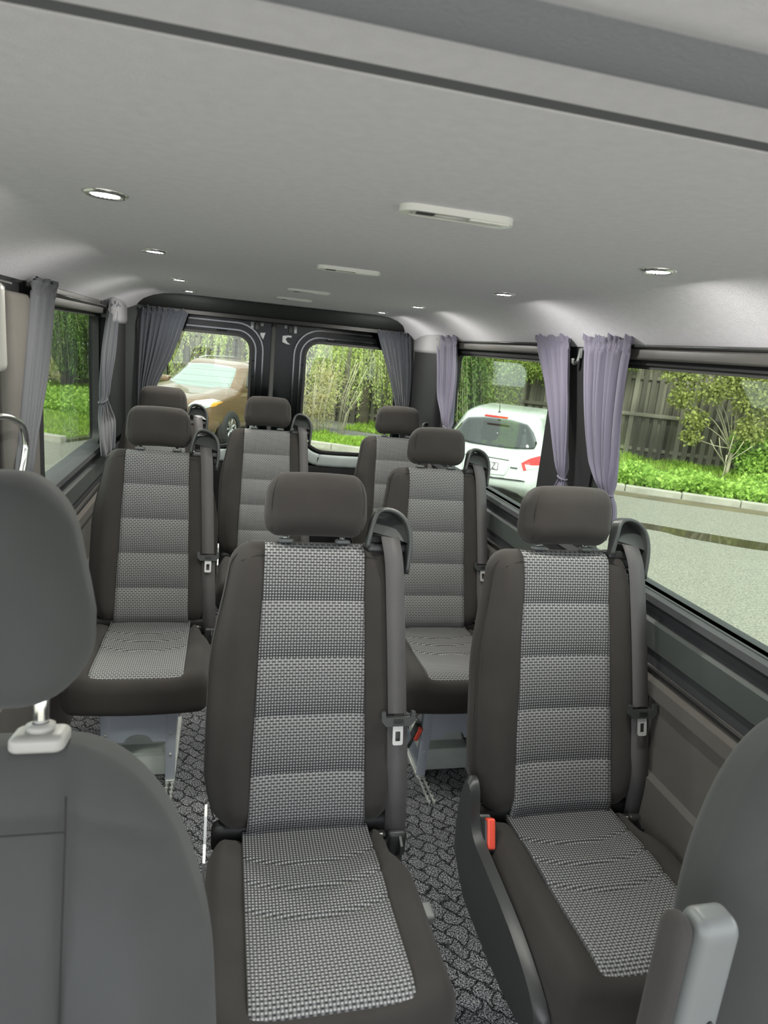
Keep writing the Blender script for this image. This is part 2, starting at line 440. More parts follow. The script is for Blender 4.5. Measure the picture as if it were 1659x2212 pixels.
# cab part of the headliner: a soft dip, then the overhead shelf, parted from the main panel by a narrow gap
def cab_z(x, y):
    z = ceil_z(x, 1.0) - 0.012 * float(sstep(0.420, 0.370, y))
    return z
ysA = list(np.linspace(YC0, .34, 8)) + list(np.linspace(.36, .53, 24)) + [.539]
struct('trim_1', ceil_patch(xs, ysA, zf=cab_z), 'headliner')
struct('trim_2', ceil_patch(xs, [.50, .62], zf=lambda x, y: ceil_z(x, 1.0) + .022), 'seal_grey')   # backing above the gap
struct('trim_17', ceil_patch(xs, list(np.linspace(.403, .478, 9)), .008, zf=lambda x, y: cab_z(x, y) - .0075 * math.sin(max(0, min(1, (y - .403) / .075)) * math.pi) ** .5), 'headliner_shade')   # added strip; its dark slate colour makes the shade band behind the shelf
struct('trim_16', ceil_patch(xs, [.5385, .5420, .5500, .5585, .5625], zf=lambda x, y: ceil_z(x, 1.0) + .0015), 'gap_strip')   # dark edge binding of the main panel
floor = struct('floor', box(.28, 1.85, -.03, 2.24, 4.9, .06), 'carpet', smooth=False)
# lower side walls: (offset inward from the wall plane, height) profile swept along the van
prof = [(.00, .985), (.030, .980), (.036, .965), (.012, .945), (.010, .925), (.020, .915), (.022, .80), (.034, .79), (.030, .785), (.050, .775), (.052, .74), (.040, .735), (.044, .55), (.060, .54), (.060, .25), (.050, .10), (.05, 0), (-.05, 0), (-.05, .985)]
def wall_sweep(prof, X, sgn, y0, y1, ny=24):
    V = []; F = []; n = len(prof)
    for j in range(ny + 1):
        y = y0 + (y1 - y0) * j / ny
        for (o, z) in prof:
            b = 0.018 * math.exp(-((y - 2.1) / .12) ** 2) + 0.015 * math.exp(-((y - 0.95) / .10) ** 2) if (0.1 < z < .70 and o > 0) else 0
            V.append((X - sgn * (o + b), y, z))
    for j in range(ny):
        for i in range(n):
            a = j * n + i; c = j * n + (i + 1) % n; F.append((a, c, c + n, a + n))
    F.append(tuple(range(n))); F.append(tuple(ny * n + i for i in range(n))[::-1])
    return V, F
up = prof[:7] + [(.022, .80), (-.05, .80)] + [(-.05, .985)]
lo = [(.026, .80), (.034, .79), (.030, .785), (.050, .775), (.052, .74), (.040, .735), (.044, .55), (.060, .54), (.060, .25), (.050, .10), (.05, 0), (-.05, 0), (-.05, .80)]
for side, X, sg in (('right', XR, 1), ('left', XL, -1)):
    wl = struct('wall_' + side, wall_sweep(lo, X, sg, YB, YR, 60), 'wall_fabric')
    struct('sill_trim', wall_sweep(up, X, sg, YB, YR, 8), 'trim_dark', wl, fa=25)
    struct('armrest_panel', wall_sweep([(.021, .918), (.030, .912), (.030, .845), (.024, .838), (.018, .838)], X, sg, YB, YR, 4), 'trim_olive', wl, fa=25)
    struct('groove_strip', wall_sweep([(.030, .803), (.037, .800), (.037, .792), (.030, .789)], X, sg, YB, YR, 4), 'rubber', wl)

def side_window(idx, X, sg, y0, y1, h0, h1, z0, z1, mat='pillar_trim'):
    """Upper wall panel between y0..y1 with a glazed opening h0..h1 by z0..z1."""
    w = empty('window_%d' % idx); tag(w, kind='structure')
    inner = rrect(h0, h1, z0, z1, .07, 6, rr=(.09, .09, .05, .05)); outer = stretch_loop(inner, y0, y1, .96, 1.72)
    V, F = ringplate(outer, inner, (X, 0, 0), (0, 1, 0), (0, 0, 1), (1, 0, 0), .035)
    mesh('window_frame', V, F, mat, w, True, flat_angle=35)
    gi = rrect(h0 + .012, h1 - .012, z0 + .010, z1 - .010, .07, 6, rr=(.08, .08, .04, .04))
    V, F = ringplate(rrect(h0 - .004, h1 + .004, z0 - .004, z1 + .004, .07, 6, rr=(.09, .09, .05, .05)), gi, (X + sg * .006, 0, 0), (0, 1, 0), (0, 0, 1), (1, 0, 0), .03)
    mesh('rubber_seal', V, F, 'rubber', w, True, flat_angle=35)
    V, F = prism(rrect(h0 - .002, h1 + .002, z0 - .002, z1 + .002, .07, 6, rr=(.09, .09, .05, .05)), (X + sg * .018, 0, 0), (0, 1, 0), (0, 0, 1), (1, 0, 0), .004)
    mesh('glass_pane', V, F, 'tinted_glass', w, False)
    # curtain rail box above the glass
    c = X - sg * .028
    V, F = join([box(c, (h0 + h1) / 2, 1.607, .022, h1 - h0 + .08, .030, .006), box(c + sg * .008, (h0 + h1) / 2, 1.638, .012, h1 - h0 + .08, .03, .004)])
    mesh('rail_cover', V, F, 'trim_rail', w, True, flat_angle=35)
    V, F = tube([(X - sg * .048, h0 - .05, 1.628), (X - sg * .048, h1 + .05, 1.628)], .004, 8)
    mesh('curtain_rod', V, F, 'black_plastic', w)
    V, F = box(X - sg * .012, (h0 + h1) / 2, z0 + .002, .03, h1 - h0 - .02, .006, .002)
    mesh('sill_lip', V, F, 'seal_grey', w)
    return w
side_window(1, XR, 1, YB, 2.06, .80, 1.90, .975, 1.578)
side_window(2, XR, 1, 2.06, YR, 2.26, 3.38, .975, 1.572)
side_window(3, XL, -1, 2.20, YR, 2.42, 3.50, .965, 1.590)
side_window(4, XL, -1, YB, 2.20, .80, 1.95, .965, 1.590)
for side, X, sg, k in (('right', XR, 1, 3), ('left', XL, -1, 4)):
    struct('trim_%d' % k, box(X - sg * .028, 3.80, 1.28, .06, .60, .63, .02), 'pillar_trim')          # rear corner pillar cover
    struct('trim_%d' % (k + 2), box(X - sg * .030, 3.80, 1.63, .075, .60, .16, .03), 'headliner_mid')   # its fabric upper part
struct('trim_7', box(XL + .03, 2.10, 1.28, .05, .26, .66, .02), 'wall_fabric')
struct('trim_8', box(XL + .075, 1.690, 1.52, .09, .045, .20, .02), 'pale_plastic')

for side, X, k in (('right', 1.37, 14), ('left', -.81, 15)):        # cab doors: low panel, open glazing above, front post
    struct('trim_%d' % k, join([box(X, .10, .45, .05, 1.30, 1.0, .02), box((X + (XR if X > 0 else XL)) / 2, YB + .01, .88, abs(X - (XR if X > 0 else XL)) + .06, .05, 1.76, .02), box(X, .10, 1.70, .06, 1.30, .12, .02), box((X + (XR if X > 0 else XL)) / 2, .15, 1.775, abs(X - (XR if X > 0 else XL)) + .06, 1.25, .03, .01)]), 'pillar_trim')
# rear header and the opening around the two back doors
inner = rrect(-.475, 1.075, .06, 1.662, .10, 6, rr=(.02, .02, .10, .10))
outer = stretch_loop(inner, XL - .04, XR + .04, 0, 1.78)
struct('wall_rear', ringplate(outer, inner, (0, YR - .03, 0), (1, 0, 0), (0, 0, 1), (0, 1, 0), .05), 'headliner_dark')
xc = .30
V, F = grid(24, 8, lambda u, v: (XL + .02 + (XR - XL - .04) * u, 3.86 + .165 * v ** 1.2, 1.735 - .075 * v ** .8 + .0 * u))
struct('trim_9', (V, F), 'headliner_dark')
inner = rrect(-.455, 1.055, .08, 1.646, .09, 6, rr=(.02, .02, .09, .09)); outer = rrect(-.48, 1.08, .06, 1.666, .10, 6, rr=(.02, .02, .10, .10))
struct('trim_10', ringplate(outer, inner, (0, YR - .06, 0), (1, 0, 0), (0, 0, 1), (0, 1, 0), .02), 'rubber')

def rear_door(idx, x0, x1, w0, w1, mir):
    """Back door: black lacquered steel, window opening w0..w1, stepped frame, latch pieces."""
    d = empty('door_%d' % idx, (0, 0, 0)); tag(d, kind='structure')
    z0, z1 = .90, 1.560
    rr = (.17, .07, .075, .085) if mir else (.07, .17, .085, .075)
    hole = rrect(w0, w1, z0, z1, .1, 8, rr=rr)
    out = stretch_loop(hole, x0, x1, .02, 1.74, 8)
    V, F = ringplate(out, hole, (0, YR + .055, 0), (1, 0, 0), (0, 0, 1), (0, 1, 0), .03); mesh('door_shell', V, F, 'black_paint', d, True, flat_angle=35)
    def rim(g0, g1, y, t, mat, nm, zt=0):
        a = rrect(w0 - g1, w1 + g1, z0 - g1, z1 + g1, .1, 8, rr=tuple(q + g1 for q in rr)); b = rrect(w0 - g0, w1 + g0, z0 - g0, z1 + g0, .1, 8, rr=tuple(q + g0 for q in rr))
        V, F = ringplate(a, b, (0, y, 0), (1, 0, 0), (0, 0, 1), (0, 1, 0), t); mesh(nm, V, F, mat, d, True, flat_angle=35)
    rim(.022, .030, YR + .034, .016, 'black_gloss', 'inner_flange')
    rim(.062, .070, YR + .026, .030, 'black_gloss', 'outer_flange')
    rim(-.010, .004, YR + .045, .014, 'rubber', 'window_seal')
    V, F = prism(rrect(w0 - .006, w1 + .006, z0 - .006, z1 + .006, .1, 8, rr=rr), (0, YR + .062, 0), (1, 0, 0), (0, 0, 1), (0, 1, 0), .004)
    mesh('glass_pane', V, F, 'tinted_glass', d, False)
    # demister wires on the pane
    parts = [tube([(w0 + .01, YR + .058, z), (w1 - .01, YR + .058, z)], .0005, 4) for z in np.arange(z0 + .05, z1 - .03, .036)]
    V, F = join(parts); tag(mesh('demister_wires', V, F, 'bark', d), kind='stuff')
    # pale lower window surround, following the corner
    lowA = []; lowB = []
    pts = [(w0 - .012, 1.10), (w0 - .012, 1.05)] + [(w0 - .012 + .17 - .17 * math.cos(a), z0 - .012 + .17 - .17 * math.sin(a)) for a in np.linspace(.1, math.pi / 2, 8)] + [(w1 - .12, z0 - .012)] if mir else \
          [(w0 + .12, z0 - .012)] + [(w1 + .012 - .17 + .17 * math.cos(a), z0 - .012 + .17 - .17 * math.sin(a)) for a in np.linspace(math.pi / 2, .1, 8)] + [(w1 + .012, 1.05), (w1 + .012, 1.10)]
    pts = catmull([(p[0], YR + .015, p[1]) for p in pts], 3); n = len(pts)
    wd = [.006 + .030 * math.sin(min(1, (i if mir else n - 1 - i) / (n * .45)) * math.pi / 2) for i in range(n)]
    cx = np.array([(w0 + w1) / 2, 0, (z0 + z1) / 2]); P = []
    for p, w_ in zip(pts, wd):
        dr = np.array([p[0] - cx[0], 0, (p[2] - cx[2]) * 1.2]); dr /= np.linalg.norm(dr); P.append(np.array(p) + dr * w_)
    V, F = sweep(P, wd, .016, (0, 1, 0), 12, True); mesh('pale_surround', V, F, 'pale_trim', d)
    V, F = box((x0 + x1) / 2, YR + .02, .44, x1 - x0 - .06, .03, .76, .012); mesh('lower_panel', V, F, 'pillar_trim', d)
    # slots and clips round the frame
    mx = w0 + .15 if mir else w1 - .17
    a = rrect(mx - .03, mx + .03, z1 + .012, z1 + .032, .008, 4); b = rrect(mx - .024, mx + .024, z1 + .017, z1 + .028, .005, 4)
    V, F = ringplate(a, b, (0, YR + .036, 0), (1, 0, 0), (0, 0, 1), (0, 1, 0), .008); mesh('slot_rim', V, F, 'black_paint', d)
    V, F = box(mx, YR + .037, z1 + .022, .04, .004, .006, .002); mesh('clip', V, F, 'steel' if mir else 'black_paint', d)
    ex = (w0 - .014) if mir else (w1 + .014)
    for z in (1.42, 1.33, 1.20, 1.08):
        V, F = box(ex, YR + .037, z, .012, .006, .005, .002); mesh('clip', V, F, 'black_paint', d)
    # upper latch: striker plates on the inner edge
    s = 1 if mir else -1; lx = x0 if mir else x1
    for k, (dx, w_, h_) in enumerate(((.058, .016, .020), (.115, .017, .042))):
        V, F = box(lx + s * dx, YR + .033, 1.640 - h_ / 2, w_, .010, h_, .003); mesh('latch_plate', V, F, 'primer_patch', d)
        for q in ((1.632,) if k == 0 else (1.630, 1.609)):
            V, F = disc((lx + s * dx, YR + .0265, q), .004, 'y', 10, .004); mesh('screw', V, F, 'steel', d)
    V, F = box(lx + s * .087, YR + .030, 1.617, .022, .02, .045, .004); mesh('latch_catch', V, F, 'black_plastic', d)
    return d
dr2 = rear_door(2, .272, 1.14, .452, 1.03, True)
dr1 = rear_door(1, -.58, .252, -.42, .138, False)
V, F = prism([(0, 0), (.035, .005), (.052, .004), (.052, -.006), (.028, -.006), (.018, -.018), (.030, -.036), (.048, -.046), (.03, -.046), (0, -.036)], (.315, YR + .036, 1.578), (1, 0, 0), (0, 0, 1), (0, 1, 0), .006)
mesh('primer_patch', V, F, 'primer_patch', dr2, False)
V, F = prism([(0, 0), (-.03, -.003), (-.028, -.02), (-.012, -.04), (-.006, -.02)], (.215, YR + .036, 1.585), (1, 0, 0), (0, 0, 1), (0, 1, 0), .006)
mesh('primer_patch', V, F, 'primer_patch', dr1, False)
struct('trim_11', box(.262, YR + .03, .86, .026, .05, 1.62, .010), 'seal_grey')
V, F = prism([(-.06, 1.80), (.72, 1.80), (.72, 1.672), (.50, 1.640), (.06, 1.640), (-.06, 1.668)], (0, YR - .012, 0), (1, 0, 0), (0, 0, 1), (0, 1, 0), .02)
struct('trim_12', (V, F), 'headliner_dark', smooth=False)
# outer skins that keep daylight out
struct('trim_13', join([box(.28, 1.75, 1.83, 1.86, 4.75, .03), box(XR + .04, 3.85, 1.3, .03, .5, .9), box(XL - .04, 3.85, 1.3, .03, .5, .9), box(.28, YR + .09, 1.74, 1.86, .04, .2), box(.28, YR + .09, .30, 1.86, .03, .62), box(XR + .045, 2.42, 1.76, .03, 3.36, .12), box(XL - .045, 2.42, 1.76, .03, 3.36, .12)]), 'black_paint', smooth=False)

# ------------------------------------------------------------------ ceiling lamps
def down_light(name='ceiling_lamp'):
    t = empty(name)
    V, F = lathe([(.0235, -.001), (.025, -.004), (.030, -.0045), (.035, -.001), (.035, .004), (.0235, .004)], (0, 0, 0)); mesh('rim', V, F, 'chrome', t)
    V, F = lathe([(.0001, -.001), (.015, -.0015), (.0238, .0005)], (0, 0, 0)); mesh('lens', V, F, 'lamp_lens', t)
    parts = []
    for k in range(18):
        a = 2 * math.pi * k / 18; parts.append(disc((.0195 * math.cos(a), .0195 * math.sin(a), -.0022), .0022, 'z', 8, .001))
    V, F = join(parts); mesh('diode_ring', V, F, 'lamp_chip', t)
    ld = bpy.data.lights.new('lamp_light', 'AREA'); ld.shape = 'DISK'; ld.size = .05; ld.energy = LAMP_W; ld.color = (1, .98, .9)
    lo_ = bpy.data.objects.new('lamp_light', ld); COL.objects.link(lo_); lo_.parent = t; lo_.location = (0, 0, -.008)
    return t
dl = down_light(); first = True
rows = ['nearest the front', 'second from the front', 'third from the front', 'last before the rear doors']
for i, y in enumerate((1.22, 1.985, 2.95, 3.68)):
    for sx, sn in ((-.196, 'left'), (.805, 'right')):
        o = dl if first else copy_tree(dl); first = False
        o.location = (sx, y, ceil_z(sx, y) - .0012)
        tag(o, 'round lit chrome-rimmed ceiling lamp in the %s row, %s' % (sn, rows[i]), 'lamp', 'round ceiling spotlights')

def dome(y, x):
    t = empty('ceiling_light_bar', (x, y, 1.7495))
    o = rrect(-.085, .085, -.024, .024, .0235, 8); i_ = rrect(-.072, .072, -.015, .016, .014, 8)
    V, F = ringplate(o, i_, (0, 0, -.004), (1, 0, 0), (0, 1, 0), (0, 0, 1), .009); f = mesh('bezel', V, F, 'white_plastic', t, True, flat_angle=40)
    V, F = prism(i_, (0, 0, -.002), (1, 0, 0), (0, 1, 0), (0, 0, 1), .003); mesh('lens', V, F, 'guide_plastic', t, False)
    V, F = join([box(0, .008, -.006, .13, .002, .004), box(0, .001, -.006, .13, .0016, .004)]); mesh('lens_rib', V, F, 'steel', t)
    V, F = box(-.050, -.013, -.0085, .026, .012, .004, .0015); mesh('switch', V, F, 'black_plastic', t)
    V, F = box(.045, -.013, -.0085, .06, .011, .004, .0015); mesh('clear_cover', V, F, 'white_plastic', t)
    return t
d0 = None
for k, y in enumerate((.985, 1.845, 2.76, 3.36)):
    if d0 is None: d0 = o = dome(y, .312)
    else: o = copy_tree(d0); o.location = (.305, y, ceil_z(.305, y) - .0005)
    tag(o, 'oblong white-rimmed roof light bar on the ceiling centreline, ' + rows[k], 'lamp', 'oblong roof light bars')

# ------------------------------------------------------------------ passenger seats
TH = math.radians(15.7); UX = np.array([0, math.sin(TH), math.cos(TH)]); NX = np.array([0, -math.cos(TH), math.sin(TH)])
B0 = np.array([0, 0.002, .452]); HB = .668
def BK(x, s, n): return B0 + np.array([x, 0, 0]) + UX * s + NX * n
def BKA(A): return B0 + np.stack([A[:, 0], A[:, 0] * 0, A[:, 0] * 0], 1) + A[:, 1:2] * UX + A[:, 2:3] * NX
def half_w(s): return .205 + .032 * sstep(-.02, .14, s) - .002 * sstep(.2, .4, s) - .040 * sstep(.36, .66, s)
def ins_w(s): return .136 - .020 * (s / HB)
def back_n(x, s):
    return .026 * G(np.abs(x), .170, .052) * sstep(-.04, .08, s) * sstep(HB + .02, HB - .10, s) - .010 * sstep(ins_w(s) + .002, ins_w(s) - .012, np.abs(x)) 
SEG = .1336
def seg_bulge(s):
    f = np.mod(s, SEG) / SEG
    return .0075 * np.power(np.clip(4 * f * (1 - f), 0, 1), .45)

def make_seat(side_cover=False, buckle=None):
    t = empty('passenger_seat')
    # backrest body
    V, F = rbox((1, HB / 2, .045), (.28, .055, .036), (14, 16, 1), 5, (0, HB / 2, -.045))
    x = V[:, 0].copy(); s = V[:, 1].copy(); n = V[:, 2].copy()
    X = x * half_w(s)
    front = sstep(-.06, -.01, n)
    n = n + front * back_n(X, s)
    n = n - .018 * sstep(.80, 1.0, np.abs(x)) * front
    b = mesh('backrest', *[BKA(np.stack([X, s, n], 1)), F], 'fabric', t)
    # edge piping round the backrest
    for sg in (-1, 1):
        P = [BK(sg * (half_w(q) * .985), q, -.018) for q in np.linspace(.03, .60, 18)]
        P += [BK(sg * (half_w(.60) * .985 - .062 * (1 - math.cos(a))), .60 + .055 * math.sin(a), -.018) for a in np.linspace(.2, math.pi / 2, 6)]
        V, F = tube(P, .0016, 6); mesh('side_seam', V, F, 'stitch', b)
        P = [BK(sg * (ins_w(HB) + .004 + q), HB - .030 - .10 * q - 4 * q * q, float(back_n(np.array([ins_w(HB) + q]), np.array([HB - .03]))[0]) + .0005 - .05 * q) for q in np.linspace(0, .05, 5)]
        V, F = tube(P, .0007, 6); mesh('top_seam', V, F, 'stitch', b)
    # woven centre panel
    nu, nv = 16, 110; VV = []; UV = []
    for i in range(nu + 1):
        for j in range(nv + 1):
            s_ = HB * (j / nv) - .002; hw = ins_w(s_); x_ = (2 * i / nu - 1) * hw
            ex = 1 - abs(x_ / hw) ** 6
            roll = -.030 * float(sstep(HB - .035, HB + .004, s_)) * (1 - math.sqrt(max(0, 1 - float(sstep(HB - .035, HB, s_)))) ) - .012 * float(sstep(.03, -.01, s_))
            n_ = float(.026 * G(abs(x_), .170, .052)) * .8 + .0005 + float(seg_bulge(np.array(s_))) * (.35 + .65 * ex) + roll
            VV.append(BK(x_, s_, n_)); UV.append((x_, s_ * 1.0 - .0))
    FF = []
    for i in range(nu):
        for j in range(nv): a = i * (nv + 1) + j; FF.append((a, a + nv + 1, a + nv + 2, a + 1))
    m = len(VV); ed = [j for j in range(nv + 1)] + [i * (nv + 1) + nv for i in range(1, nu + 1)] + [nu * (nv + 1) + j for j in range(nv - 1, -1, -1)] + [i * (nv + 1) for i in range(nu - 1, 0, -1)]
    for k in ed: VV.append(VV[k] - NX * .014); UV.append(UV[k])
    for k in range(len(ed)): k2 = (k + 1) % len(ed); FF.append((ed[k], ed[k2], m + k2, m + k))
    mesh('centre_panel', VV, FF, 'woven_back', b, uv=UV)
    # headrest
    V, F = rbox((.1235, .052, .074), (.040, .042, .050), (6, 2, 3), 6)
    x, y, z = V[:, 0], V[:, 1], V[:, 2]
    zz = z / .074
    x2 = x * (1 - .075 * (zz + .4) / 1.4 * (zz > -.4) - .015 * np.clip(-zz, 0, 1)); y2 = y + .02 * (x / .123) ** 2 - .012 * zz
    z2 = z + .004 * (1 - (x / .123) ** 2)
    hA = np.stack([x2, z2 + HB + .086, -y2 + .008], 1)
    h = mesh('headrest', BKA(hA), F, 'fabric', t)
    for sg in (-1, 1):
        P = [BK(sg * (.108 - .010 * max(0, q) ** 2 * 1.4 - .004 * max(0, -q)), HB + .086 + .064 * q, .036 - .012 * abs(q) ** 3 + .012 * q) for q in np.linspace(-.92, .92, 12)]
        V, F = tube(P, .0007, 6); mesh('side_seam', V, F, 'stitch', h)
        V, F = tube([BK(sg * .068, HB + .04, -.02), BK(sg * .068, HB - .04, -.035)], .006, 10); mesh('post', V, F, 'chrome', h)
        V, F = rbox((.018, .014, .006), (.008, .008, .005), (1, 1, 1), 2)
        V = BKA(np.stack([V[:, 0] + sg * .068, V[:, 2] + HB + .004, V[:, 1] - .020], 1)); mesh('post_guide', V, F, 'grey_plastic', h)
    # cushion
    V, F = rbox((1, .235, .066), (.17, .045, .046), (14, 14, 2), 5, (0, -.222, .384))
    x = V[:, 0].copy(); y = V[:, 1].copy(); z = V[:, 2].copy()
    hw = .222 + .010 * sstep(0, -.2, y) + .0 * y
    X = x * hw
    notch = sstep(-.135, -.09, y) * sstep(.5, .9, x); X = X - .030 * notch
    top = sstep(.36, .44, z)
    z = z + top * (.013 * G(np.abs(X), .178, .04) - .012 * sstep(.162, .149, np.abs(X)) * sstep(-.445, -.41, y) + .010 * sstep(-.2, -.42, y) - .012 * sstep(.86, 1, np.abs(x)))
    z = z - .006 * sstep(-.12, -.02, y) * top
    y = y - .022 * (1 - (X / .24) ** 2) * sstep(-.30, -.46, y)
    c = mesh('seat_cushion', np.stack([X, y, z], 1), F, 'fabric', t)
    P = [(q * .222, -.428 - .026 * (1 - (q) ** 2) - .012, .4385 - .020 * abs(q) ** 6) for q in np.linspace(-1, 1, 21)]
    V, F = tube(P, .0022, 6); mesh('front_piping', V, F, 'piping', c)
    nu, nv = 20, 120; VV = []; UV = []
    for i in range(nu + 1):
        for j in range(nv + 1):
            x_ = (2 * i / nu - 1) * .1455; q = x_ / .1455
            y_ = .012 - (.452 + .010 * (1 - (x_ / .24) ** 2)) * (j / nv)
            z_ = .4505 + .0045 + .010 * float(sstep(-.2, -.42, y_)) - .006 * float(sstep(-.12, -.02, y_)) + .013 * math.exp(-((abs(x_) - .178) / .04) ** 2) - .0035 * abs(q) ** 8
            z_ -= .020 * max(0, (-.405 - y_) / .05) ** 2
            for g in (.105, .178, .250): z_ -= .0065 * math.exp(-((y_ + g - .030 * q * q) / .0055) ** 2)
            z_ += .004 * math.sin(max(0, min(1, (-y_ - .10) / .15)) * math.pi)
            VV.append(np.array([x_, y_, z_])); UV.append((x_, y_))
    FF = []
    for i in range(nu):
        for j in range(nv): a = i * (nv + 1) + j; FF.append((a, a + 1, a + nv + 2, a + nv + 1))
    m = len(VV); ed = [j for j in range(nv + 1)] + [i * (nv + 1) + nv for i in range(1, nu + 1)] + [nu * (nv + 1) + j for j in range(nv - 1, -1, -1)] + [i * (nv + 1) for i in range(nu - 1, 0, -1)]
    for k in ed: VV.append(VV[k] - np.array([0, 0, .014])); UV.append(UV[k])
    for k in range(len(ed)): k2 = (k + 1) % len(ed); FF.append((ed[k2], ed[k], m + k, m + k2))
    mesh('centre_panel', VV, FF, 'woven_cushion', c, uv=UV)
    # child-seat anchor openings at the seat bight
    for sg in (-1, 1):
        V, F = rbox((.020, .012, .006), (.011, .008, .005), (1, 1, 1), 2, (sg * .168, -.020, .4415)); a = mesh('anchor_slot', V, F, 'rubber', t)
        V, F = box(sg * .168, -.026, .447, .022, .004, .004, .0015); mesh('anchor_bar', V, F, 'steel', a)
    # belt guide over the shoulder
    g = empty('belt_guide', (0, 0, 0), parent=t)
    P = catmull([BK(.122, .660, .010), BK(.130, .705, .012), BK(.143, .742, .006), BK(.168, .752, .0), BK(.200, .742, -.002), BK(.221, .715, 0), BK(.228, .67, .0), BK(.222, .60, -.006)], 5)
    V, F = sweep(P, .0060, [.012 + .012 * min(1, i / 12) for i in range(len(P))], NX, 12, True); mesh('hoop', V, F, 'guide_plastic', g)
    poly = [(.133, .698), (.140, .738), (.167, .749), (.199, .740), (.219, .714), (.226, .672), (.19, .684), (.16, .692)]
    A = [BK(px, ps, .012 - .9 * max(0, ps - .70)) for px, ps in poly]; Bk = [BK(px, ps, -.012 - .3 * max(0, ps - .70)) for px, ps in poly]; k = len(poly)
    mesh('hood', A + Bk, [tuple(range(k))[::-1], tuple(range(k, 2 * k))] + [(i, (i + 1) % k, k + (i + 1) % k, k + i) for i in range(k)], 'guide_plastic', g, True, flat_angle=35)
    V, F = rbox((.052, .012, .028), (.01, .006, .012), (1, 1, 1), 2); V = BKA(np.stack([V[:, 0] + .176, V[:, 1] + .660, V[:, 2] - .030], 1)); mesh('guide_base', V, F, 'black_plastic', g)
    V, F = rbox((.044, .045, .004), (.012, .012, .003), (1, 1, 1), 2); V = BKA(np.stack([V[:, 0] + .180, V[:, 1] + .668, V[:, 2] - .022], 1)); mesh('guide_back', V, F, 'rubber', g)
    V, F = tube([BK(.140, .692, -.004), BK(.215, .686, -.004)], .006, 8); mesh('belt_roller', V, F, 'black_plastic', g)
    # belt webbing
    def ribbon(P, W, nm, mat='webbing', par=t, tw=None):
        VV = []; FF = []; n = len(P)
        for i, p in enumerate(P):
            w_ = W[i] if hasattr(W, '__len__') else W
            a = np.array([1.0, 0, 0]) if tw is None else np.array(tw[i])
            tn = P[min(i + 1, n - 1)] - P[max(i - 1, 0)]; nn = np.cross(a, tn); nn /= np.linalg.norm(nn)
            for q, h in ((-1, .0009), (-.45, .0016), (.0, .0009), (.45, .0016), (1, .0009), (1, -.0009), (-1, -.0009)): VV.append(p + a * q * w_ + nn * h)
        for i in range(n - 1):
            for k in range(7): a = i * 7 + k; b = i * 7 + (k + 1) % 7; FF.append((a, b, b + 7, a + 7))
        return mesh(nm, VV, FF, mat, par)
    P = catmull([BK(.178, .700, -.002), BK(.180, .672, .018), BK(.186, .62, .030), BK(.192, .50, .034), BK(.198, .38, .034), BK(.203, .27, .033)], 8)
    ribbon(P, .0225, 'belt_webbing')
    P = catmull([BK(.203, .265, .030), BK(.208, .18, .026), BK(.212, .08, .018), BK(.216, .0, -.004), np.array([.222, .012, .400])], 6)
    n = len(P); tw = [(1, -.25 * i / n, 0) for i in range(n)]
    ribbon(P, .0245, 'lower_belt', 'webbing', t, tw)
    V, F = rbox((.024, .022, .035), (.01, .01, .012), (1, 1, 1), 2, (.222, .012, .395)); mesh('belt_sleeve', V, F, 'black_plastic', t)
    # tongue
    tg = empty('belt_tongue', parent=t)
    o_ = [(-.041, .016), (-.041, -.004), (-.030, -.017), (.030, -.017), (.041, -.004), (.041, .016), (.032, .018), (.030, .004), (-.030, .004), (-.032, .018)]
    V, F = prism(o_, BK(.204, .260, .040), (1, 0, 0), UX, NX, .011); mesh('tongue_grip', V, F, 'guide_plastic', tg, False)
    parts = [prism([(-.012, q), (.012, q), (.012, q + .0015), (-.012, q + .0015)], BK(.204, .260, .0465), (1, 0, 0), UX, NX, .0015) for q in (-.002, -.006, -.010)]
    V, F = join(parts); mesh('grip_rib', V, F, 'rubber', tg, False)
    V, F = ringplate(rrect(-.0125, .0125, -.062, -.015, .005, 4), rrect(-.0060, .0060, -.053, -.030, .0015, 4), BK(.204, .260, .040), (1, 0, 0), UX, NX, .003); mesh('tongue_blade', V, F, 'steel', tg, False)
    # recliner plate on the aisle side
    for sg in (-1, 1):
        V, F = prism([(-.05, .33), (.040, .36), (.045, .47), (.03, .50), (.008, .485), (-.015, .43), (-.05, .41)], (sg * .228, .02, 0), (0, 1, 0), (0, 0, 1), (1, 0, 0), .006); mesh('recliner_plate', V, F, 'steel' if sg < 0 else 'black_plastic', t, False)
    V, F = rbox((.012, .022, .010), (.005, .008, .005), (1, 1, 1), 2, (.240, -.21, .395)); mesh('adjuster_lever', V, F, 'grey_plastic', t)
    V, F = rbox((.215, .022, .035), (.02, .012, .02), (1, 1, 1), 2, (0, .035, .425)); mesh('hinge_cover', V, F, 'rubber', t)
    # steel frame
    fr = empty('seat_frame', parent=t)
    for sg in (-1, 1):
        hole = rrect(-.30, -.06, .075, .255, .03, 4); out = stretch_loop(hole, -.375, .0, .012, .325, 4)
        out = [(p[0] - (.325 - p[1]) * -.06, p[1]) for p in out]
        V, F = ringplate(out, hole, (sg * .105, 0, 0), (0, 1, 0), (0, 0, 1), (1, 0, 0), .005); mesh('side_plate', V, F, 'frame_paint', fr, False)
        P = [(sg * .105, -.375, .325), (sg * .105, -.357, .012)]
        V, F = sweep(P, .017, .006, (0, 1, 0), 8, True); u = mesh('upright', V, F, 'frame_silver' if not side_cover else 'frame_paint', fr, True, flat_angle=40)
        for z in (.285, .205, .12):
            V, F = disc((sg * .105, -.382 + (.325 - z) * .057, z), .0048, 'y', 12, .006); mesh('bolt', V, F, 'steel', u)
        V, F = box(sg * .105, -.16, .008, .034, .42, .016, .004); mesh('floor_rail', V, F, 'rail_alu', fr)
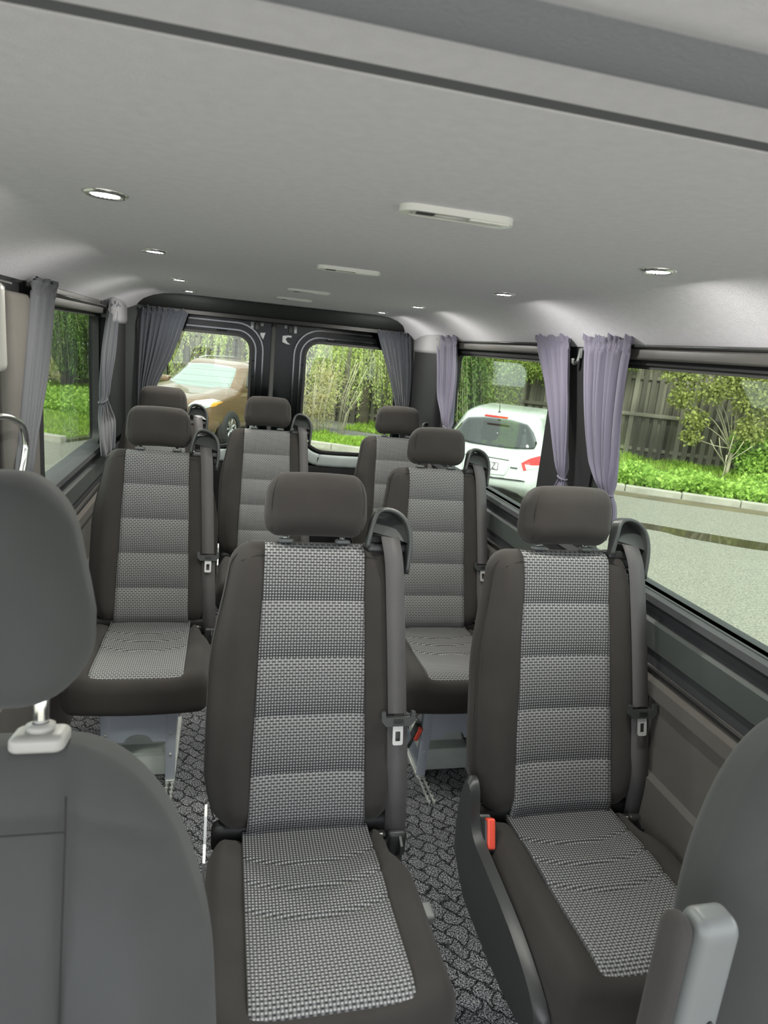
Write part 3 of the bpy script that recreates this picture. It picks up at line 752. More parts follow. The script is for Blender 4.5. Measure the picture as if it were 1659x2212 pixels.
        parts = [box(sg * .105 + q * .009, -.43, .006, .006, .17, .012, .002) for q in (-1, 1)] + [disc((sg * .105 + q * .009, -.43 + k * .025, .010), .0065, 'z', 10, .007) for q in (-1, 1) for k in (-3, -2, -1, 0, 1, 2, 3)]
        V, F = join(parts); mesh('track_end', V, F, 'rail_alu', fr, True, flat_angle=40)
    arc = [(.045 * math.cos(a), .175 + .03 * math.sin(a)) for a in np.linspace(math.pi, 0, 9)]
    V, F = prism([(-.09, .175)] + arc + [(.09, .175), (.09, .30), (-.09, .30)], (0, -.372, 0), (1, 0, 0), (0, 0, 1), (0, 1, 0), .004); mesh('front_plate', V, F, 'frame_silver' if not side_cover else 'frame_paint', fr, False)
    V, F = box(0, -.22, .05, .185, .20, .09, .004); mesh('tray', V, F, 'pale_metal', fr)
    V, F = prism([(-.085, .09), (.085, .09), (.06, .19), (.03, .215), (-.04, .215), (-.075, .19)], (0, -.26, 0), (1, 0, 0), (0, 0, 1), (0, 1, 0), .004); mesh('gusset', V, F, 'pale_metal', fr, False)
    V, F = box(0, -.20, .322, .24, .36, .012, .003); mesh('pan', V, F, 'black_plastic', fr)
    if side_cover:
        pts = catmull([(.05, .34, 0), (.06, .45, 0), (.045, .535, 0), (.018, .563, 0), (-.012, .545, 0), (-.035, .48, 0), (-.075, .455, 0), (-.13, .448, 0), (-.30, .425, 0), (-.42, .385, 0), (-.452, .335, 0), (-.42, .285, 0), (-.25, .262, 0), (-.05, .27, 0)], 3)
        P2 = [(p[0], p[1]) for p in pts]; cxm = np.mean(P2, axis=0); P3 = [tuple(cxm + (np.array(p) - cxm) * .93) for p in P2]; n = len(P2)
        V = frame_pts(P2, (-.236, 0, 0), (0, 1, 0), (0, 0, 1), (1, 0, 0)) + frame_pts(P2, (-.250, 0, 0), (0, 1, 0), (0, 0, 1), (1, 0, 0)) + frame_pts(P3, (-.262, 0, 0), (0, 1, 0), (0, 0, 1), (1, 0, 0))
        F = [tuple(range(n)), tuple(range(2 * n, 3 * n))[::-1]] + [(i, (i + 1) % n, n + (i + 1) % n, n + i) for i in range(n)] + [(n + i, n + (i + 1) % n, 2 * n + (i + 1) % n, 2 * n + i) for i in range(n)]
        mesh('side_cover', V, F, 'black_plastic', t, True, flat_angle=50)
    if buckle:
        (bx, by, bz), rx, sc = buckle
        bk = empty('belt_buckle', (bx, by, bz), parent=t); bk.rotation_euler = rx; bk.scale = (sc, sc, sc)
        V, F = rbox((.016, .024, .036), (.006, .007, .008), (1, 1, 1), 2); mesh('buckle_body', V, F, 'black_plastic', bk)
        V, F = rbox((.010, .010, .034), (.004, .004, .005), (1, 1, 1), 2, (0, -.020, .006)); mesh('release_button', V, F, 'red_plastic', bk)
        V, F = rbox((.0155, .006, .035), (.004, .004, .006), (1, 1, 1), 2, (.003, .022, .006)); mesh('buckle_face', V, F, 'grey_plastic', bk)
        V, F = tube([(0, 0, -.03), (0, .01, -.10)], .008, 8); mesh('buckle_stalk', V, F, 'black_plastic', bk)
    return t

base_seat = make_seat()
seats = [  # x, y, label
    (.220, 1.325, 'dark grey passenger seat with woven centre, front row by the aisle left of centre'),
    (-.245, 2.52, 'dark grey passenger seat beside the left wall in the middle row'),
    (.222, 3.37, 'dark grey seat in the back row in front of the rear door centre post'),
    (.935, 3.40, 'dark grey seat in the back row at the right, under the rear right curtain'),
    (-.315, 3.50, 'back row seat mostly hidden behind the left middle row seat'),
]
for i, (x, y, lab) in enumerate(seats):
    o = base_seat if i == 0 else copy_tree(base_seat)
    o.location = (x, y, 0); tag(o, lab, 'seat', 'passenger seats with woven centre panels')
s4 = make_seat(side_cover=True, buckle=((-.222, -.052, .452), (math.radians(-28), math.radians(4), 0), 1.0))
s4.location = (.868, 1.315, 0); tag(s4, 'dark grey seat by the right window with red buckle button and black side cover', 'seat', 'passenger seats with woven centre panels')
s5 = make_seat(side_cover=False, buckle=((-.155, -.40, .225), (math.radians(10), math.radians(14), 0), .8))
s5.location = (.872, 2.46, 0); tag(s5, 'middle row seat by the right wall with a red buckle hanging at its frame', 'seat', 'passenger seats with woven centre panels')

# ------------------------------------------------------------------ cab seats (seen from their front, very near)
def cab_seat(armrest, hw=.252, hx=0.0):
    t = empty('cab_seat')
    th = math.radians(11); U = np.array([0, math.sin(th), math.cos(th)]); N = np.array([0, -math.cos(th), math.sin(th)]); o0 = np.array([0, 0, .465])
    T = lambda A: o0 + np.stack([A[:, 0], A[:, 0] * 0, A[:, 0] * 0], 1) + A[:, 1:2] * U + A[:, 2:3] * N
    H = .692
    V, F = rbox((hw, H / 2, .075), (.155, .27, .060), (26, 10, 1), 18, (0, H / 2, -.075))
    x, s, n = V[:, 0].copy(), V[:, 1].copy(), V[:, 2].copy()
    x = x * (1 + .08 * sstep(.62, .2, s))
    fr = sstep(-.09, -.03, n)
    n = n + fr * (.045 * G(np.abs(x), hw - .057, .055) * sstep(.64, .45, s) - .007 * G(np.abs(x), .118, .008) - .006 * G(s, .632, .007) * (np.abs(x) < .118) - .006 * G(s, .628 - .9 * np.maximum(np.abs(x) - .118, 0) ** 1.4, .008) * (np.abs(x) >= .118))
    b = mesh('backrest', T(np.stack([x, s, n], 1)), F, 'fabric_front', t)
    for sg in (-1, 1):
        P = T(np.array([(sg * .118, q, -.0035 + .045 * math.exp(-((.118 - hw + .057) / .055) ** 2) * float(sstep(.64, .45, q))) for q in np.linspace(.04, H - .03, 16)]))
        V, F = tube(list(P), .0012, 6); mesh('seam', V, F, 'stitch', b)
    for dq in (0,):
        P = T(np.array([(q, .628, -.0028) for q in np.linspace(-.118, .118, 9)])); V, F = tube(list(P), .0010, 6); mesh('cross_seam', V, F, 'stitch', b)
    V, F = rbox((.131, .112, .055), (.056, .056, .045), (6, 4, 2), 6)
    x, s, n = V[:, 0].copy(), V[:, 1].copy(), V[:, 2].copy(); q = s / .112
    x = x * (1 - .26 * np.clip(q + .3, 0, 1.3) / 1.3 - .02 * np.clip(-q, 0, 1)); n = n - .02 * (x / .139) ** 2 + .014 * q * -1
    h = mesh('headrest', T(np.stack([x + hx, s + H + .163, n - .045], 1)), F, 'fabric_front', t)
    for sg in (-1, 1):
        V, F = tube(list(T(np.array([(hx + sg * .082, H + .09, -.055), (hx + sg * .082, H - .02, -.06)]))), .0075, 14); mesh('post', V, F, 'chrome', h)
        V, F = rbox((.026, .022, .009), (.010, .010, .006), (1, 1, 1), 3); mesh('post_guide', T(np.stack([V[:, 0] + hx + sg * .082, V[:, 2] + H + .006, V[:, 1] - .058], 1)), F, 'pale_plastic', h)
        V, F = lathe([(.008, .0), (.013, .001), (.014, .008), (.008, .010)], (0, 0, 0), 2, 16); V = np.array(V); mesh('post_collar', T(np.stack([V[:, 0] + hx + sg * .082, V[:, 2] + H + .013, V[:, 1] - .058], 1)), F, 'pale_plastic', h)
    V, F = rbox((hw + .01, .25, .075), (.10, .08, .05), (8, 8, 2), 4, (0, -.24, .44)); mesh('seat_cushion', V, F, 'fabric_front', t)
    V, F = box(0, -.22, .19, hw * 1.7, .40, .37, .03); mesh('seat_box', V, F, 'black_plastic', t)
    if armrest:
        a = empty('armrest', parent=t)
        V, F = rbox((.014, .018, .210), (.011, .014, .022), (1, 1, 3), 4, (-hw - .112, .066, .765)); mesh('armrest_pad', V, F, 'fabric', a)
        V, F = rbox((.028, .022, .208), (.014, .016, .022), (2, 1, 3), 5, (-hw - .070, .064, .768)); mesh('armrest_casing', V, F, 'grey_plastic', a)
        V, F = disc((-hw - .060, .041, .842), .0036, 'y', 14, .003); mesh('screw_hole', V, F, 'rubber', a)
    return t
cs = cab_seat(False); cs.location = (-.25, .465, 0)
tag(cs, 'plain grey cab seat with tall headrest on chrome posts, close up at bottom left', 'seat', 'cab seats')
cs2 = cab_seat(True, .36, .06); cs2.location = (.982, .45, 0)
tag(cs2, 'plain grey cab seat at the bottom right with upright grey armrest', 'seat', 'cab seats')

# ------------------------------------------------------------------ curtains
def curtain(name, prof, plane, axis, sgn, pleats, mat, label, seed=0, tie=None, amp=.010, group='gathered window curtains'):
    """prof: (z, a, b) rows from top to bottom; a, b are positions along the wall; plane is the wall distance."""
    r = np.random.default_rng(seed); prof = sorted(prof, reverse=True)
    zs = np.array([p[0] for p in prof])[::-1]; A = np.array([p[1] for p in prof])[::-1]; B = np.array([p[2] for p in prof])[::-1]
    top, bot = zs[-1], zs[0]; nv = 70; nu = pleats * 8
    ph = r.uniform(0, 6.28, 6); V = []
    kz = catmull([(z, a, b) for z, a, b in zip(zs[::-1], A[::-1], B[::-1])], 10); KZ = np.array(kz)[::-1]
    wmax = abs(A[-1] - B[-1])
    for j in range(nv + 1):
        z = top + .014 - (top + .014 - bot) * j / nv
        a = np.interp(z, KZ[:, 0], KZ[:, 1]); b = np.interp(z, KZ[:, 0], KZ[:, 2]); w = abs(b - a)
        d = top - z
        rod = math.exp(-((d - .012) / .008) ** 2)          # gathered tape
        am = amp * (.55 + .9 * (1 - w / (wmax * 1.3))) * (1 - .72 * rod) + .003 * (d < .004)
        if tie is not None: am *= 1 - .6 * math.exp(-((z - tie) / .02) ** 2)
        for i in range(nu + 1):
            u = i / nu
            uu = u + .012 * math.sin(6 * u + ph[0] + z * 5)
            wv = math.sin(2 * math.pi * pleats * uu + ph[1] + .6 * math.sin(z * 7 + ph[2])) + .45 * math.sin(2 * math.pi * pleats * .5 * uu + ph[3] + z * 3) + .3 * math.sin(2 * math.pi * pleats * 2.1 * uu + ph[4])
            if d < .03: wv = wv * .5 + math.sin(2 * math.pi * pleats * 2.3 * u + ph[5]) * .9
            pos = a + (b - a) * u + .002 * math.sin(2 * math.pi * pleats * u + ph[3])
            zz = z + (.004 * math.sin(9 * u * pleats / 3 + ph[2]) + .003 * math.sin(2 * math.pi * pleats * u)) * max(0, 1 - d / .02)
            off = am * wv
            p = (plane - sgn * (off + .004), pos, zz) if axis == 0 else (pos, plane - sgn * (off + .004), zz)
            V.append(p)
    F = [(j * (nu + 1) + i, j * (nu + 1) + i + 1, (j + 1) * (nu + 1) + i + 1, (j + 1) * (nu + 1) + i) for j in range(nv) for i in range(nu)]
    t = empty(name, (0, 0, 0)); o = mesh('cloth', V, F, mat, t)
    md = o.modifiers.new('thickness', 'SOLIDIFY'); md.thickness = .0012
    tag(t, label, 'curtain', group)
    if tie is not None:
        a = np.interp(tie, KZ[:, 0], KZ[:, 1]); b = np.interp(tie, KZ[:, 0], KZ[:, 2]); c = (a + b) / 2; h = abs(b - a) / 2 + .003
        P = []
        for k in range(17):
            q = 2 * math.pi * k / 16; al = c + h * math.cos(q); ot = .004 + .012 * math.sin(q) 
            P.append((plane - sgn * ot, al, tie + .004 * math.cos(q)) if axis == 0 else (al, plane - sgn * ot, tie + .004 * math.cos(q)))
        V, F = sweep(P, .003, .0025, (0, 0, 1), 8, cap=False); mesh('tieback', V, F, mat, t)
        kx = (plane - sgn * .012, c, tie) if axis == 0 else (c, plane - sgn * .012, tie)
    return t
cv = 'curtain_violet'; cg = 'curtain_slate'
curtain('curtain', [(1.640, 2.000, 1.735), (1.554, 1.975, 1.742), (1.419, 1.925, 1.732), (1.286, 1.855, 1.708), (1.205, 1.765, 1.700), (1.10, 1.79, 1.66)], 1.105, 0, 1, 7, cv,
        'lavender grey gathered curtain hanging right of the coat hook at the front right window', 1, tie=1.205)
curtain('curtain', [(1.640, 2.345, 2.095), (1.464, 2.205, 2.040), (1.316, 2.095, 2.005), (1.195, 2.022, 1.980), (1.10, 2.06, 1.96)], 1.105, 0, 1, 6, cv,
        'lavender grey gathered curtain hanging left of the coat hook beside the white car', 2, tie=1.195)
curtain('curtain', [(1.634, 3.55, 3.237), (1.482, 3.484, 3.185), (1.344, 3.430, 3.178), (1.221, 3.300, 3.185), (1.08, 3.36, 3.15)], 1.105, 0, 1, 6, cv,
        'narrow lavender grey curtain at the rear end of the right side windows', 3, tie=1.20)
curtain('curtain', [(1.646, .855, 1.062), (1.440, .935, 1.084), (1.248, 1.000, 1.093), (1.12, 1.02, 1.09)], 3.985, 1, 1, 8, cg,
        'dark slate curtain on the right rear door window', 4, amp=.008)
curtain('curtain', [(1.648, -.46, -.215), (1.424, -.472, -.291), (1.241, -.476, -.375), (1.12, -.476, -.39)], 3.985, 1, 1, 9, cg,
        'dark slate curtain swept to the left on the left rear door window', 5, amp=.008)
curtain('curtain', [(1.640, 3.46, 3.74), (1.420, 3.243, 3.62), (1.208, 3.20, 3.39), (1.077, 3.175, 3.62), (.946, 3.273, 3.55)], -.545, 0, -1, 5, cg,
        'blue grey curtain tied at mid height at the rear of the left window', 6, tie=1.208)
curtain('curtain', [(1.640, 2.169, 2.448), (1.396, 2.066, 2.308), (1.149, 1.970, 2.089), (1.0, 1.98, 2.10)], -.545, 0, -1, 6, 'curtain_grey',
        'grey curtain at the front edge of the left window beside the chrome handle', 7, tie=1.10)

# coat hook on the right pillar
hk = empty('coat_hook', (1.138, 2.072, 1.59))
V, F = sweep(catmull([(-.004, 0, .025), (-.006, 0, .0), (-.012, -.002, -.018), (-.026, -.006, -.022), (-.032, -.010, -.008)], 5), .006, .0045, (1, 0, 0), 8, True); mesh('hook_arm', V, F, 'grey_plastic', hk)
V, F = box(-.001, 0, .012, .008, .016, .034, .003); mesh('hook_base', V, F, 'grey_plastic', hk)
tag(hk, 'small grey plastic coat hook on the black pillar between two lavender curtains', 'hook')
# chrome grab handle at the left
gh = empty('grab_handle', (0, 0, 0))
V, F = tube(catmull([(-.565, 1.74, 1.305), (-.545, 1.80, 1.305), (-.53, 1.86, 1.298), (-.518, 1.925, 1.272), (-.516, 1.955, 1.225), (-.518, 1.945, 1.18), (-.52, 1.915, 1.13), (-.522, 1.885, 1.06), (-.535, 1.86, 1.0), (-.565, 1.85, .98)], 6), .0085, 12); mesh('bar', V, F, 'chrome', gh)
for p in ((-.568, 1.74, 1.305), (-.568, 1.85, .98)):
    V, F = disc(p, .017, 'x', 16, .014); mesh('end_flange', V, F, 'black_plastic', gh)
tag(gh, 'curved chrome grab handle at the left wall by the sliding door', 'handle')

# ------------------------------------------------------------------ outside
GZ = -.60
OF = np.array([3.0, 19.8]); US = np.array([.861, -.508]); NT = np.array([-.508, -.861])
def WO(s, t): p = OF + US * s + NT * t; return float(p[0]), float(p[1])
def slab(name, pts, z0, z1, mat, label=None):
    n = len(pts); V = [(x, y, z0) for x, y in pts] + [(x, y, z1) for x, y in pts]
    F = [tuple(range(n))[::-1], tuple(range(n, 2 * n))] + [(i, (i + 1) % n, n + (i + 1) % n, n + i) for i in range(n)]
    o = mesh(name, V, F, mat, None, False); o['kind'] = 'structure'; return o
slab('road', [(-60, -40), (60, -40), (60, 60), (-60, 60)], GZ - .2, GZ, 'asphalt')
slab('verge', [WO(1.25, 5.2), WO(1.25, -3), WO(34, -3), WO(34, 5.2)], GZ - .1, GZ + .05, 'soil')
slab('verge', [WO(-30, 8.8), WO(-30, -3), WO(-1.5, -3), WO(-1.5, 8.8)], GZ - .1, GZ + .05, 'soil')
slab('path', [WO(-30, 2.25), WO(34, 2.25), WO(34, 3.45), WO(-30, 3.45)], GZ - .05, GZ + .06, 'path_tar')
kerb = empty('kerb', (0, 0, 0)); kerb['kind'] = 'structure'
kv, kf = box(0, 0, 0, .99, .16, .26, .025); km = None
ang = math.atan2(US[1], US[0])
for s in list(np.arange(1.75, 30, 1.0)):
    x, y = WO(s, 5.25)
    if km is None: o = mesh('kerb_stone', kv, kf, 'kerb_concrete', kerb); km = o.data
    else: o = bpy.data.objects.new('kerb_stone', km); COL.objects.link(o); o.parent = kerb
    o.location = (x, y, GZ - .01 + random.uniform(-.006, .006)); o.rotation_euler = (0, 0, ang + random.uniform(-.01, .01))
for s in np.arange(-16, -1.6, 1.0):
    x, y = WO(s, 8.85); o = bpy.data.objects.new('kerb_stone', km); COL.objects.link(o); o.parent = kerb; o.location = (x, y, GZ - .01 + random.uniform(-.006, .006)); o.rotation_euler = (0, 0, ang)
# puddle and the damp gutter
def blob(cx, cy, L, W, a, n=48, seed=1):
    r = np.random.default_rng(seed); ph = r.uniform(0, 6.28, 4); out = []
    for k in range(n):
        q = 2 * math.pi * k / n; m = 1 + .12 * math.sin(3 * q + ph[0]) + .08 * math.sin(5 * q + ph[1]) + .05 * math.sin(9 * q + ph[2])
        x = L * math.cos(q) * m; y = W * math.sin(q) * m; out.append((cx + x * math.cos(a) - y * math.sin(a), cy + x * math.sin(a) + y * math.cos(a)))
    return out
def flat(name, pts, z, th, mat):
    n = len(pts); c = np.mean(pts, axis=0)
    V = [(x, y, z) for x, y in pts] + [(x, y, z - th) for x, y in pts]; F = [tuple(range(n)), tuple(range(n, 2 * n))[::-1]] + [(i, (i + 1) % n, n + (i + 1) % n, n + i) for i in range(n)]
    return mesh(name, V, F, mat, None, False)
pd = flat('puddle', blob(6.85, 7.85, 1.35, .27, -.60, seed=4), GZ + .004, .01, 'water'); tag(pd, 'long brown rain puddle on the pale asphalt outside the right window', 'puddle')
gt = flat('gutter_mud', blob(WO(8.5, 5.62)[0], WO(8.5, 5.62)[1], 3.6, .22, ang, seed=9), GZ + .003, .01, 'mud'); gt['kind'] = 'structure'
gt = flat('gutter_mud', blob(WO(2.6, 5.75)[0], WO(2.6, 5.75)[1], 1.2, .25, ang, seed=11), GZ + .003, .01, 'mud'); gt['kind'] = 'structure'

# board fence
fence = empty('board_fence', (0, 0, 0)); tag(fence, 'tall weathered grey-brown wooden board fence running behind the grass verge', 'fence')
bm_ = []
for k in range(3):
    V, F = box(0, 0, 1.2, .105 + .008 * k, .022, 2.45, .004); o = mesh('board', V, F, 'fence_wood', fence, True, flat_angle=40); bm_.append(o.data)
    x, y = WO(-11.0 + .2 * k, .12); o.location = (x, y, GZ); o.rotation_euler = (0, 0, ang)
for k in range(3, 140):
    x, y = WO(-11.0 + .2 * k, .12); o = bpy.data.objects.new('board', bm_[k % 3]); COL.objects.link(o); o.parent = fence
    o.location = (x, y, GZ + random.uniform(-.03, .03)); o.rotation_euler = (random.uniform(-.004, .004), random.uniform(-.01, .01), ang)
V, F = box(0, 0, 1.2, .15, .02, 2.4, .004); bb = None
for k in range(140):
    x, y = WO(-10.9 + .2 * k, .05); 
    if bb is None: o = mesh('back_board', V, F, 'fence_wood', fence, True, flat_angle=40); bb = o.data
    else: o = bpy.data.objects.new('back_board', bb); COL.objects.link(o); o.parent = fence
    o.location = (x, y, GZ + random.uniform(-.03, .03)); o.rotation_euler = (0, random.uniform(-.008, .008), ang)
for z in (.30, 1.18, 2.1):
    for q in range(12):
        x, y = WO(-9.5 + 3 * q, .0925 if z != 1.18 else .155); V, F = box(0, 0, 0, 2.96, .035 if z != 1.18 else .05, .09, .006); o = mesh('rail', V, F, 'fence_wood', fence, True, flat_angle=40); o.location = (x, y, GZ + z); o.rotation_euler = (0, 0, ang)

# ---- foliage: leaves as one mesh per plant, every leaf a small folded blade
def leaf_mesh(name, base, direction, side, length, width, mat, parent=None, tone=None):
    """Arrays: base (n,3), direction (n,3) unit, side (n,3) unit, length (n,), width (n,)."""
    n = len(base); L = length[:, None]; W = width[:, None]
    p0 = base; p1 = base + direction * L * .45 + side * W; p2 = base + direction * L; p3 = base + direction * L * .45 - side * W
    V = np.stack([p0, p1, p2, p3], 1).reshape(-1, 3).astype(np.float32)
    me = bpy.data.meshes.new(name); me.vertices.add(4 * n); me.vertices.foreach_set('co', V.ravel())
    me.loops.add(4 * n); me.loops.foreach_set('vertex_index', np.arange(4 * n, dtype=np.int32))
    me.polygons.add(n); me.polygons.foreach_set('loop_start', np.arange(0, 4 * n, 4, dtype=np.int32))
    me.update(calc_edges=True)
    tn = (rng.random(n) if tone is None else np.clip(tone, 0, 1)).astype(np.float32)
    at = me.attributes.new('tone', 'FLOAT', 'POINT'); at.data.foreach_set('value', np.repeat(tn, 4))
    me.materials.append(MATS[mat]); me.validate()
    o = bpy.data.objects.new(name, me); COL.objects.link(o)
    if parent: o.parent = parent
    o['kind'] = 'stuff'
    return o
def unit(a): return a / np.maximum(np.linalg.norm(a, axis=1, keepdims=True), 1e-9)
def rsides(d):
    r = rng.normal(size=d.shape); return unit(np.cross(d, r))

def blobs_leaves(name, centers, radii, n, size, mat, parent=None, droop=.3, shell=.45, wr=.32):
    C = np.array(centers, float); Rr = np.array(radii, float); w = (Rr.prod(axis=1)) ** (2 / 3); w /= w.sum()
    k = rng.choice(len(C), n, p=w); d = unit(rng.normal(size=(n, 3))); rad = (1 - shell * rng.random(n) ** 1.5)[:, None]
    P = C[k] + d * Rr[k] * rad * (1 + .18 * np.sin(d[:, :1] * 9 + k[:, None]) * np.cos(d[:, 2:3] * 8))
    dr = unit(d * .5 + rng.normal(size=(n, 3)) * .7 + np.array([0, 0, -droop])); L = size * rng.uniform(.6, 1.3, n)
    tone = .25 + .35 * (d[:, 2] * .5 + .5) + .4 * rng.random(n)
    return leaf_mesh(name, P, dr, rsides(dr), L, L * wr, mat, parent, tone)

def limb(pts, r0, r1, n=7): 
    P = catmull(pts, 4); R_ = list(np.linspace(r0, r1, len(P))); return sweep(P, R_, R_, (0.3, 1, 0.1), n)

def willow(name, root, crown, nstr, drop, spread, label, seed, leaf=.105, mat='leaf_willow', lean=(0, 0)):
    t = empty(name, (root[0], root[1], GZ + .05)); r = np.random.default_rng(seed)
    B = np.array([root[0], root[1], GZ + .05])
    parts = [limb([(0, 0, -.05), (lean[0] * .3, lean[1] * .3, 1.0), (lean[0], lean[1], crown[2] - B[2])], .16, .07)]
    for k in range(7):
        a = k * .9 + seed; parts.append(limb([(lean[0] * .5, lean[1] * .5, 1.2 + .1 * k), (lean[0] + .5 * spread[0] * math.cos(a) * .6, lean[1] + .5 * spread[1] * math.sin(a) * .6, 2.4), (lean[0] + spread[0] * math.cos(a) * .8, lean[1] + spread[1] * math.sin(a) * .8, crown[2] - B[2] + .2)], .05, .015, 6))
    V, F = join(parts); mesh('trunk', V, F, 'bark', t)
    bs = []; ds = []; tw = []
    for k in range(nstr):
        a = r.uniform(0, 6.28); q = math.sqrt(r.random()); p0 = np.array([crown[0] + spread[0] * q * math.cos(a), crown[1] + spread[1] * q * math.sin(a), crown[2] + r.uniform(-.9, .5)])
        out = np.array([math.cos(a), math.sin(a), 0]) * r.uniform(.1, .8); H = drop * r.uniform(.45, 1.15)
        m = int(H / .028); u = np.linspace(0, 1, m); pts = p0 + out * u[:, None] * .9 + np.stack([u * 0, u * 0, .15 * u - H * u ** 1.5], 1)
        pts[:, 2] = np.maximum(pts[:, 2], GZ + .45 + .4 * r.random())
        tn = np.gradient(pts, axis=0); tn = unit(tn + 1e-6)
        sd = unit(np.cross(tn, r.normal(size=3))); sg = np.where(np.arange(m) % 2, 1, -1)[:, None]
        dd = unit(tn * .55 + sd * sg * .75 + r.normal(size=(m, 3)) * .3 + np.array([0, 0, -.35])); bs.append(pts + r.normal(size=(m, 3)) * .01); ds.append(dd)
        if k % 3 == 0: tw.append(tube([tuple(x - B) for x in pts[::max(1, m // 5)]], .006, 4, False))
    P = np.concatenate(bs) - B; D = np.concatenate(ds); n = len(P); L = leaf * rng.uniform(.6, 1.25, n)
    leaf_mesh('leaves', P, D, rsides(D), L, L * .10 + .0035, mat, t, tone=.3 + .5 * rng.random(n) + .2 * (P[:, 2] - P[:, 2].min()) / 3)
    V, F = join(tw); tag(mesh('twigs', V, F, 'pale_twig', t), kind='stuff')
    tag(t, label, 'tree', 'trees outside the van'); return t
def wil(s_, t_, top, n, drop, spread, label, seed, **k):
    x, y = WO(s_, t_); willow('willow_tree', (x - NT[0] * .6, y - NT[1] * .6), (x, y, top + GZ), n, drop, spread, label, seed, **k)
wil(1.35, 1.3, 2.9, 150, 2.1, (1.05, .7), 'yellow green willow with drooping branches outside the right rear door window', 3)
wil(-2.6, 1.2, 2.9, 95, 1.5, (1.2, .6), 'light green willow branches drooping behind the roof of the brown car', 5)
wil(-5.4, 1.2, 2.7, 70, 2.2, (.7, .6), 'bushy bright willow at the left edge of the left rear door window', 8)
wil(3.75, 1.2, 2.9, 150, 2.5, (.6, .5), 'dense dark willow left of the white car', 9, mat='leaf_dark', leaf=.13)
wil(-8.8, 1.4, 2.9, 260, 2.7, (1.5, .9), 'dark dense willow outside the left side window', 12, mat='leaf_dark', leaf=.13)

# climbing hedge over the fence behind the white car
hd = empty('hedge', (*WO(8.0, .2), GZ))
hb = np.array([*WO(8.0, .2), GZ]); cs_ = []; rs_ = []
for s in np.arange(4.7, 8.3, .5):
    for z in (.9, 1.5, 2.1, 2.7):
        if s > 5.6 and z < 1.6: continue
        if s > 7.2 and z < 2.2: continue
        
        x, y = WO(s, .35 + .25 * random.random()); cs_.append(np.array([x, y, GZ + z]) - hb); rs_.append((.42, .36, .42))
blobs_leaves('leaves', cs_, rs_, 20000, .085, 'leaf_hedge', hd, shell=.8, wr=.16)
tag(hd, 'yellow green hedge overgrowing the fence behind the white car roof', 'hedge')

def maple(name, s, t_, h, cl, n, label, seed, mat='leaf_maple', size=.10):
    r = np.random.default_rng(seed); x, y = WO(s, t_); t = empty(name, (x, y, GZ + .04)); parts = [limb([(0, 0, -.04), (.05, .02, h * .35), (-.05, 0, h * .6)], .045, .03)]
    C = []; Rr = []
    for (ds, dz, rr, dt) in cl:
        v = US * ds + NT * dt; C.append((v[0], v[1], dz)); Rr.append((rr, rr * .8, rr * .75))
        parts.append(limb([(0, 0, h * .22 + .1 * r.random()), (v[0] * .4, v[1] * .4, dz * .65 + .15), (v[0], v[1], dz)], .014, .005, 6))
    V, F = join(parts); mesh('trunk', V, F, 'pale_twig', t)
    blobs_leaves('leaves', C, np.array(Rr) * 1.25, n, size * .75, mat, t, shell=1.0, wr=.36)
    tag(t, label, 'tree', 'trees outside the van')
maple('maple_sapling', 10.6, 1.5, 2.6, [(-1.3, 2.3, .42, .2), (-1.25, 1.7, .30, .2), (-.9, 1.25, .26, .2), (-.6, 2.6, .45, .1), (-.2, 2.2, .4, .2), (-.65, 1.9, .3, .3), (.2, 1.75, .4, .2), (.55, 2.3, .45, .2), (.75, 1.55, .42, .2), (.25, 1.15, .32, .3), (1.1, 1.9, .4, .2), (-1.8, 2.6, .4, .1), (-.95, .85, .2, .2), (1.5, 2.4, .5, .2), (0, 2.8, .5, 0)], 17000, 'olive young maple with thin pale trunk before the fence at the right window', 21)
maple('maple_sapling', 11.05, 1.2, 1.6, [(0, .55, .34, .2), (.3, .9, .32, .2), (-.25, .85, .28, .2), (.1, .25, .3, .3), (.6, .5, .3, .2)], 5000, 'fresh green bushy sapling at the foot of the fence, far right', 22, 'leaf_weed', .10)
maple('maple_sapling', 14.8, 1.4, 2.4, [(0, 2.2, .5, .2), (-.7, 1.7, .4, .2), (.6, 1.6, .5, .2), (-.3, 1.0, .4, .2), (.4, .6, .4, .2)], 6000, 'olive maple beyond the right window edge', 23)

# crowns of the trees that rise behind the fence
for i, (s, t_, h, rx, col, lab) in enumerate([(-8, -2.2, 2.6, 2.6, 'leaf_dark', 'dark tree crown behind the fence at the far left'), (-3, -2.0, 2.9, 2.4, 'leaf_hedge', 'green tree crown behind the fence left of the brown car'), (1.8, -2.2, 2.9, 2.4, 'leaf_dark', 'dark tree crown behind the fence above the brown car'), (6.3, -2.2, 3.0, 2.4, 'leaf_dark', 'dark tree crown behind the fence left of the white car'), (10.8, -2.0, 3.0, 2.5, 'leaf_hedge', 'green tree crown behind the fence right of the white car'), (15.6, -2.2, 3.0, 2.6, 'leaf_maple', 'olive tree crown behind the fence at the right window'), (20.6, -2.2, 3.0, 2.6, 'leaf_dark', 'dark tree crown behind the fence beyond the maple')]):
    x, y = WO(s, t_); t = empty('broadleaf_tree', (x, y, GZ)); V, F = limb([(0, 0, 0), (.1, 0, 1.2), (0, .1, 2.8)], .16, .08); mesh('trunk', V, F, 'bark', t)
    r = np.random.default_rng(40 + i); C = [(r.uniform(-1, 1) * rx * .8, r.uniform(-.5, .5), r.uniform(1.5, 5.2)) for _ in range(20)]
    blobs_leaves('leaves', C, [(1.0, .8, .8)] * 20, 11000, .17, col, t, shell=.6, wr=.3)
    tag(t, lab, 'tree', 'trees outside the van')

